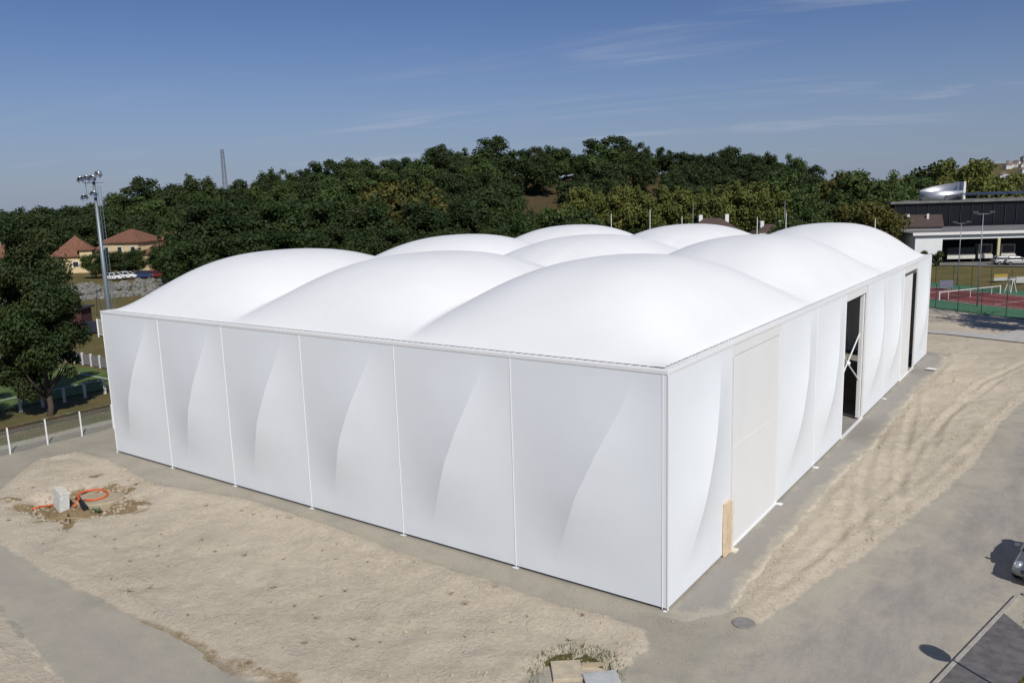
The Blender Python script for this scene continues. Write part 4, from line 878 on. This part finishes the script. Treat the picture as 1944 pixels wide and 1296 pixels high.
# slanted metal drum on the roof
dp_ = at(1787, HZ(1787), 194); zb = og+ztop+.003; dr = thing('roof_drum', (dp_.x, dp_.y, zb), 'shiny metal drum with slanted open top on the office roof', 'drum', rz=YAW-math.pi/2)
Rr = 33/1544*194; metal = mat('brushed_metal', (.62, .63, .65), .42, metal=.7, var=.05); n = 40
def dtop(a): x = math.cos(a); return 1.9+2.9*(x+1)/2*(1 if True else 0)+.0
V = []; Fq = []
for k in range(n):
    a = 2*math.pi*k/n; t_ = (math.cos(a)+1)/2; zf_ = zat(1787, 363, 190)-zb; zt = zf_+(zat(1818, 346, 190)-zb-zf_)*t_**.8*float(sst(-.25, .15, math.sin(a)))
    V += [(Rr*math.cos(a), Rr*math.sin(a)*.8, 0), (Rr*math.cos(a), Rr*math.sin(a)*.8, zt)]
for k in range(n): k2 = (k+1) % n; Fq.append((2*k, 2*k2, 2*k2+1, 2*k+1))
s_ = MB().add(V, Fq).build('shell', metal, dr, smooth=True); so = s_.modifiers.new('so', 'SOLIDIFY'); so.thickness = .15
MB().box(Rr-.1, Rr+.35, -Rr*.3, Rr*.5, 0, zat(1818, 345, 190)-zb).build('fin', trimw, dr)
sp_ = thing('solar_array', tuple(at(1800, HZ(1800), 190).xy)+(zb,), 'dark tilted panels on a rack on the office roof', 'solar panels', rz=YAW-math.pi/2-.13)
for k in range(6): MB().box(k*6, k*6+5.7, 0, 2.2, 0, .08, Matrix.Translation((0, 0, .9)) @ Matrix.Rotation(R_(12), 4, 'X')).build('panel', mat('solar_glass', (.03, .035, .06), .2), sp_)
m = MB()
for k in range(13): m.bar((k*3, .1, 0), (k*3, 1.2, 1.1), .1, .1)
m.build('rack', steel, sp_)
# small brown roofed building between
bp = at(1736, HZ(1736), 168); bg_ = tz(bp.x, bp.y); lb = thing('outbuilding', (bp.x, bp.y, bg_), 'low brown roofed outbuilding with white gable before the office block', 'building', rz=YAW-math.pi/2-.35)
zr = zat(1740, 409, 168)-bg_; ze = zat(1775, 428, 168)-bg_
MB().add([(-4, -3, 0), (-4, 3, 0), (-4, 3, ze), (-4, 0, zr), (-4, -3, ze), (4.5, -3, 0), (4.5, 3, 0), (4.5, 3, ze), (4.5, 0, zr), (4.5, -3, ze)], [(0, 4, 3, 2, 1), (5, 6, 7, 8, 9), (0, 5, 9, 4), (1, 2, 7, 6)]).build('wall', greyw, lb)
rf = MB().add([(-4.3, -3.3, ze-.1), (4.8, -3.3, ze-.1), (4.8, 0, zr+.12), (-4.3, 0, zr+.12), (4.8, 3.3, ze-.1), (-4.3, 3.3, ze-.1)], [(0, 1, 2, 3), (3, 2, 4, 5)]).build('roof', brt, lb); so = rf.modifiers.new('so', 'SOLIDIFY'); so.thickness = .15
for x in (-1, 2.2): MB().box(x, x+.35, -1.2, -.9, zr-.9, zr+.3).build('vent', trimw, rf)

# far town houses on the hillside at the right edge
tw = mat('town_white', (.6, .58, .55), .9); tr_ = mat('town_roof', (.20, .14, .12), .9); first = None
rg = random.Random(12)
for k in range(46):
    px = rg.uniform(1903, 1990); D = rg.uniform(980, 1500); p = at(px, HZ(px), D); g = tz(p.x, p.y)
    if first is None:
        first = thing('town_house', (p.x, p.y, g), 'pale house among others on the distant hillside at the right edge', 'house', 'distant town houses', rg.uniform(0, 3))
        MB().box(-6, 6, -5, 5, -2, 6).build('wall', tw, first); m = MB(); hip(m, -6, 6, -5, 5, 6.02, 3); m.build('roof', tr_, first); reg(first)
    else: dup(first, (p.x, p.y, g), rg.uniform(0, 3), rg.uniform(.4, .75))

# ------------------------------------------------------------------ off-frame right: trees that shade the court edge, dead branches
dt = thing('bare_tree', (11.2, 71.8, 0), 'half dead tree whose bare branches reach in at the right edge', 'tree'); m = MB(); rg = random.Random(4)
def branch(m, p, d, L, r, dep):
    q = p+d*L; mid = p+d*L*.5+Vector((rg.uniform(-1, 1), rg.uniform(-1, 1), rg.uniform(-.3, 1)))*L*.08; m.tube([p, mid, q], [r, r*.8, r*.6], 6)
    if dep:
        for _ in range(3): branch(m, p+d*L*rg.uniform(.45, 1), (d+Vector((rg.uniform(-1, 1), rg.uniform(-1, 1), rg.uniform(-.2, .9)))*.75).normalized(), L*rg.uniform(.5, .75), r*.55, dep-1)
branch(m, Vector((0, 0, -.3)), Vector((-.02, .0, 1)), 10.5, .24, 0)
for a in range(6): branch(m, Vector((0, 0, 8.2+a*.3)), Vector((math.cos(a*1.1+2.5), math.sin(a*1.1+2.5), 1.0)).normalized(), 4.6, .12, 3)
m.build('branches', BARK, dt, smooth=True)
cr = crown_mesh('crown', SH['oak'], 11000, .16, LM['dark'], 77, 34, core=False, dims=(5.2, 6.)); cr.location = (1.0, -.5, 6.2); cr.parent = dt
put('po2', 16.5, 72.5, 12, 'leafy tree outside the right edge shading the tennis court border', z=0)
put('po0', 22, 66.0, 11, 'leafy tree further outside the right edge near the tennis court', z=0)
# globe lamp whose shadow falls on the road
lp = (12.34, -.36); gl_ = thing('street_lamp', (lp[0], lp[1], .1), 'globe street lamp outside the right edge casting its shadow on the road', 'street lamp')
MB().tube([(0, 0, 0), (0, 0, .8), (0, 0, 3.75)], [.09, .05, .04], 10).build('pole', _mc['dark_steel'], gl_, smooth=True)
MB().lathe([(0, 3.72), (.2, 3.78), (.33, 3.95), (.36, 4.1), (.33, 4.28), (.2, 4.42), (0, 4.47)], (0, 0, 0), 20).build('lamp_shade', mat('lamp_globe', (.5, .5, .48), .4), gl_, smooth=True)

# ------------------------------------------------------------------ service pit on the left
def hgt(x, y):
    i = int(np.clip(np.searchsorted(gx, x), 1, len(gx)-1)); j = int(np.clip(np.searchsorted(gy, y), 1, len(gy)-1)); fx = (x-gx[i-1])/(gx[i]-gx[i-1]); fy = (y-gy[j-1])/(gy[j]-gy[j-1])
    return float((GZ[j-1, i-1]*(1-fx)+GZ[j-1, i]*fx)*(1-fy)+(GZ[j, i-1]*(1-fx)+GZ[j, i]*fx)*fy)
def onz(px, py, up=0.): x, y = gp(px, py, -.15); return Vector((x, y, hgt(x, y)+up))
c = onz(195, 942); slabm = mat('dusty_slab', (.36, .30, .21), .95, scale=2, bmp=.02)
tag(MB().lathe([(0, .15), (1.25, .15), (1.33, .1), (1.33, -.25)], (c.x, c.y, c.z), 36).build('round_cover', slabm, smooth=False), 'round dusty concrete cover in the pit left of the hall', 'manhole cover')
cz = c.z+.15
pts = []
orange = mat('orange_conduit', (.62, .10, .025), .5)
for px, py in ((62, 967), (75, 962), (95, 952), (115, 946), (135, 944)): pts.append(onz(px, py, .10))
tag(MB().tube(pts, .05, 8).build('conduit', orange, smooth=True), 'orange conduit coming out of the soil left of the white cabinet', 'pipe')
pts = []
for k in range(26):
    a = 2*math.pi*(k/25)*.93+2.6; px = 176+29*math.cos(a); py = 941+9.5*math.sin(a)-.10*(px-176); x, y = gp(px, py, cz); pts.append(Vector((x, y, cz+.06)))
pts = [onz(140, 958, .05)]+[onz(148, 953, .16)]+pts[::-1] if pts[-1][0] < pts[0][0] else [onz(140, 958, .05)]+pts
tag(MB().tube(pts, .055, 8).build('conduit_loop', orange, smooth=True), 'loop of orange conduit lying on the round concrete cover', 'pipe')
p0, p1 = onz(148, 945, .22), onz(162, 963, .12); tag(MB().tube([p0, p1], .15, 14).build('black_duct', mat('black_duct_plastic', (.012, .012, .014), .5), smooth=False), 'short thick black duct leaning on the cover beside the cabinet', 'duct')
q = onz(113, 958); cb = thing('meter_cabinet', (q.x, q.y, q.z-.02), 'white ribbed utility cabinet leaning in the pit', 'cabinet'); cb.rotation_euler = (R_(-5), R_(4), R_(-12))
wc = mat('grey_white_cabinet', (.55, .55, .53), .6)
MB().box(-.62, .62, -.139, .30, 0, 1.0).build('case', wc, cb, bev=.02); m = MB()
for k in range(11): m.box(-.60+k*.112, -.60+k*.112+.06, -.175, -.14, .05, .95)
m.build('ribs', wc, cb); MB().box(-.64, .64, -.17, .32, 1.002, 1.07).build('top', mat('cream_top', (.6, .56, .48), .7), cb, bev=.02); MB().box(-.5, .5, .302, .32, .1, .85).build('door', wc, cb)
for a, b, c_, lab in (((130, 972), (125, 998), (.10, .04, .02), 'rusty stake leaning at the front lip of the pit'), ((126, 998), (168, 984), (.38, .30, .17), 'pale timber batten lying along the front lip of the pit')):
    tag(MB().bar(onz(*a, .25), onz(*b, .06), .09, .09).build('stake', mat('stake_'+lab[:4], c_, .9)), lab, 'stake')
m = MB()
for dx, dy in ((-.3, .1), (.3, .15), (-.1, .35), (.2, -.25), (-.25, -.2)): s0 = onz(183, 960, .05); m.tube([s0, s0+Vector((dx*.5, dy*.5, .28)), s0+Vector((dx, dy, .22))], [.03, .035, .01], 5)
tag(m.build('weed', mat('weed_green', (.05, .12, .04), .7)), 'small green weed at the edge of the round cover', 'plant')
# concrete chamber at the bottom edge
q = gp(1110, 1290); cm = thing('concrete_chamber', (q[0], q[1], -.05), 'open concrete chamber with one lid pulled aside at the bottom edge', 'drain chamber', rz=R_(38))
MB().box(-1.0, -.02, -.05, 1.0, -.1, .16).build('closed_lid', mat('beige_slab', (.47, .40, .29), .95, scale=3, bmp=.01), cm, bev=.02)
MB().box(0, .9, -.5, .75, -.35, -.20).build('opening', mat('chamber_shade', (.035, .03, .025), .95), cm)  # near-black box, the shade of the hole put into its colour
MB().box(0, .95, .76, .86, -.2, .12).box(.91, 1.0, -.5, .76, -.2, .12).build('rim', slabm, cm)
MB().box(-.15, .95, -.35, .35, 0, .10, Matrix.Translation((.12, -.22, .10)) @ Matrix.Rotation(.12, 4, 'Z') @ Matrix.Rotation(R_(4), 4, 'X')).build('loose_lid', mat('grey_slab', (.40, .41, .40), .9, scale=3, bmp=.01), cm, bev=.02)
q = gp(1412, 1183); tag(MB().lathe([(0, .045), (.36, .045), (.40, .03), (.41, -.02)], (q[0], q[1], .012), 28).build('manhole_cover', mat('iron_cover', (.22, .21, .19), .8, scale=6)), 'round grey manhole cover near the near corner of the hall', 'manhole cover')
# ------------------------------------------------------------------ clods, stones, weeds
cl_m, nt, b = new_mat('clod_earth'); s, g, n1, n2, n3 = earth_nodes(nt); nt.links.new(mixc(nt, .6, s, (.31, .255, .18)), b.inputs['Base Color']); b.inputs['Roughness'].default_value = .95
rg = random.Random(21); m = MB(); n = 0; tries = 0
cand = np.stack([RNG.uniform(-41, 9, 80000), RNG.uniform(-13, 50, 80000)], 1)
sA = poly_sd(cand[:, 0], cand[:, 1], SANDL); sB = poly_sd(cand[:, 0], cand[:, 1], SANDR)
cl = fbm(cand[:, 0], cand[:, 1], 4, 31, 3); okk = (sA > .05) | ((sB > .05) & (cand[:, 0] > 1.2))
okk &= (RNG.random(len(cand)) < np.clip(.05+1.1*np.maximum(cl-.05, 0)+.5*np.exp(-(np.maximum(sA, sB)-.35)**2/.1), 0, 1))
okk &= (cand[:, 1] < 45)
for x, y in cand[okk][:15000]:
    r = abs(rg.gauss(.012, .02))+.012
    if rg.random() < .012: r *= 2.0
    rock(m, x, y, hgt(x, y)+r*.2, r, rg, 5, 3, .8)
for k in range(2600):                      # grit on the gravel strips
    x, y = (rg.uniform(-36, 1.5), rg.uniform(-1.6, -.1)) if rg.random() < .4 else (rg.uniform(-12, 6), rg.uniform(-9, 1))
    if poly_sd(np.array([x]), np.array([y]), SANDL)[0] > 0 or (x < .2 and y > -.1): continue
    r = abs(rg.gauss(.006, .009))+.007; rock(m, x, y, .012+r*.3, r, rg, 5, 3, .8)
for k in range(420):
    a = rg.uniform(0, 6.28); d_ = abs(rg.gauss(0, 1.1))+1.5; x, y = PIT[0]+1.35*d_*math.cos(a), PIT[1]+d_*math.sin(a)
    r = abs(rg.gauss(.03, .03))+.02; rock(m, x, y, hgt(x, y)+r*.3, r, rg, 6, 4, .8)
tag(m.build('clods', cl_m), 'loose clods and pebbles scattered over the bare earth', 'clods', kind='stuff')
m = MB()
for k in range(85):
    while True:
        x, y = rg.uniform(-37, 1), rg.uniform(-11, -1.5)
        if poly_sd(np.array([x]), np.array([y]), SANDL)[0] > .3: break
    z = hgt(x, y); s_ = rg.uniform(.05, .2)*rg.choice((.6, 1, 1.3))
    for j in range(rg.randint(5, 12)):
        a = rg.uniform(0, 6.3); L = s_*rg.uniform(.5, 1.2); e = rg.uniform(.1, .8)
        m.tube([(x, y, z), (x+math.cos(a)*L*.6, y+math.sin(a)*L*.6, z+e*L*.6), (x+math.cos(a)*L, y+math.sin(a)*L, z+e*L*.5)], [.007, .006, .002], 3)
tag(m.build('dead_weeds', mat('dry_weed', (.15, .10, .055), .9)), 'dry dead weeds scattered over the bare earth', 'weeds', kind='stuff')
m = MB()
for k in range(2600):
    if k < 900:
        a = rg.uniform(0, 6.3); r = rg.uniform(.9, 1.6); x, y = PIT2[0]+.2+r*math.cos(a), PIT2[1]+r*math.sin(a)
    else: x, y = rg.uniform(10.3, 13.5), rg.uniform(-1, 8)
    if k >= 900 and x < 10.35+.04*y: continue
    z = hgt(x, y)-.01; L = rg.uniform(.08, .22); a = rg.uniform(0, 6.3); w_ = .012
    m.add([(x-w_, y, z), (x+w_, y, z), (x+math.cos(a)*L*.6, y+math.sin(a)*L*.6, z+L)], [(0, 1, 2)])
tag(m.build('grass_tufts', mat('verge_grass', (.13, .13, .045), .9, scale=.8, c2=(.09, .12, .03))), 'rough grass around the chamber and on the roadside verge', 'grass', kind='stuff')

# ------------------------------------------------------------------ light and sky
SUN_EL = 42.; sdir = Vector((.837*math.cos(R_(SUN_EL)), -.548*math.cos(R_(SUN_EL)), math.sin(R_(SUN_EL))))
sd_ = bpy.data.lights.new('sun', 'SUN'); sd_.energy = 3.9; sd_.angle = R_(.5); sd_.color = (1., .965, .90)
so_ = bpy.data.objects.new('sun', sd_); col.objects.link(so_); so_.location = (60, -60, 90); so_.rotation_euler = (-sdir).to_track_quat('-Z', 'Y').to_euler()
wd = bpy.data.worlds.new('World'); scene.world = wd; wd.use_nodes = True; nt = wd.node_tree; bg = nt.nodes['Background']
sky = nt.nodes.new('ShaderNodeTexSky'); sky.sky_type = 'NISHITA'; sky.sun_disc = False; sky.sun_elevation = R_(SUN_EL); sky.sun_rotation = math.atan2(.837, -.548)
sky.altitude = 200; sky.air_density = 1.0; sky.dust_density = .4; sky.ozone_density = 2.5
tcn = nt.nodes.new('ShaderNodeTexCoord')
mrot = nt.nodes.new('ShaderNodeMapping'); mrot.inputs['Rotation'].default_value = (0, 0, -.27); nt.links.new(tcn.outputs['Generated'], mrot.inputs[0])
sep = nt.nodes.new('ShaderNodeSeparateXYZ'); nt.links.new(mrot.outputs[0], sep.inputs[0])
den = mth(nt, 'ADD', mth(nt, 'MAXIMUM', sep.outputs[2], 0.), .10)
cx_ = mth(nt, 'DIVIDE', sep.outputs[0], den); cy_ = mth(nt, 'DIVIDE', sep.outputs[1], den)
cmb = nt.nodes.new('ShaderNodeCombineXYZ'); nt.links.new(cx_, cmb.inputs[0]); nt.links.new(cy_, cmb.inputs[1])
mp = nt.nodes.new('ShaderNodeMapping'); mp.inputs['Rotation'].default_value = (0, 0, -(YAW-math.pi/2)-.35); mp.inputs['Scale'].default_value = (.35, 1.5, 1); nt.links.new(cmb.outputs[0], mp.inputs[0])
n_a = wnoise(nt, 1.1, 9, .62, .9, mp.outputs[0]); n_b = wnoise(nt, .55, 3, .5, .3, cmb.outputs[0])
dr_ = nt.nodes.new('ShaderNodeVectorMath'); dr_.operation = 'DOT_PRODUCT'; nt.links.new(tcn.outputs['Generated'], dr_.inputs[0]); dr_.inputs[1].default_value = tuple(_r0)
azm = mth(nt, 'ADD', mth(nt, 'MULTIPLY', ramp(nt, dr_.outputs['Value'], -.42, -.05), .75), .25)
cf = mth(nt, 'MULTIPLY', mth(nt, 'MULTIPLY', ramp(nt, n_a, .48, .76), ramp(nt, n_b, .40, .58)), mth(nt, 'MULTIPLY', azm, .6))
hzf = mth(nt, 'MULTIPLY', ramp(nt, sep.outputs[2], .30, .0), .0)
base = mixc(nt, 1., sky.outputs[0], (.93, .965, 1.26), 'MULTIPLY')
base = mixc(nt, ramp(nt, sep.outputs[2], .06, .30), base, mixc(nt, 1., base, (.80, .90, .96), 'MULTIPLY'))
base = mixc(nt, mth(nt, 'MULTIPLY', ramp(nt, sep.outputs[2], .20, -.04), .7), base, (4.1, 5.5, 8.0))
mx = mixc(nt, cf, base, (7.8, 8.6, 10.6)); nt.links.new(mx, bg.inputs[0]); bg.inputs[1].default_value = .052
scene.view_settings.view_transform = 'Standard'; scene.view_settings.look = 'None'; scene.view_settings.exposure = 0; scene.view_settings.gamma = 1
scene.cycles.max_bounces = 6; scene.cycles.use_denoising = True
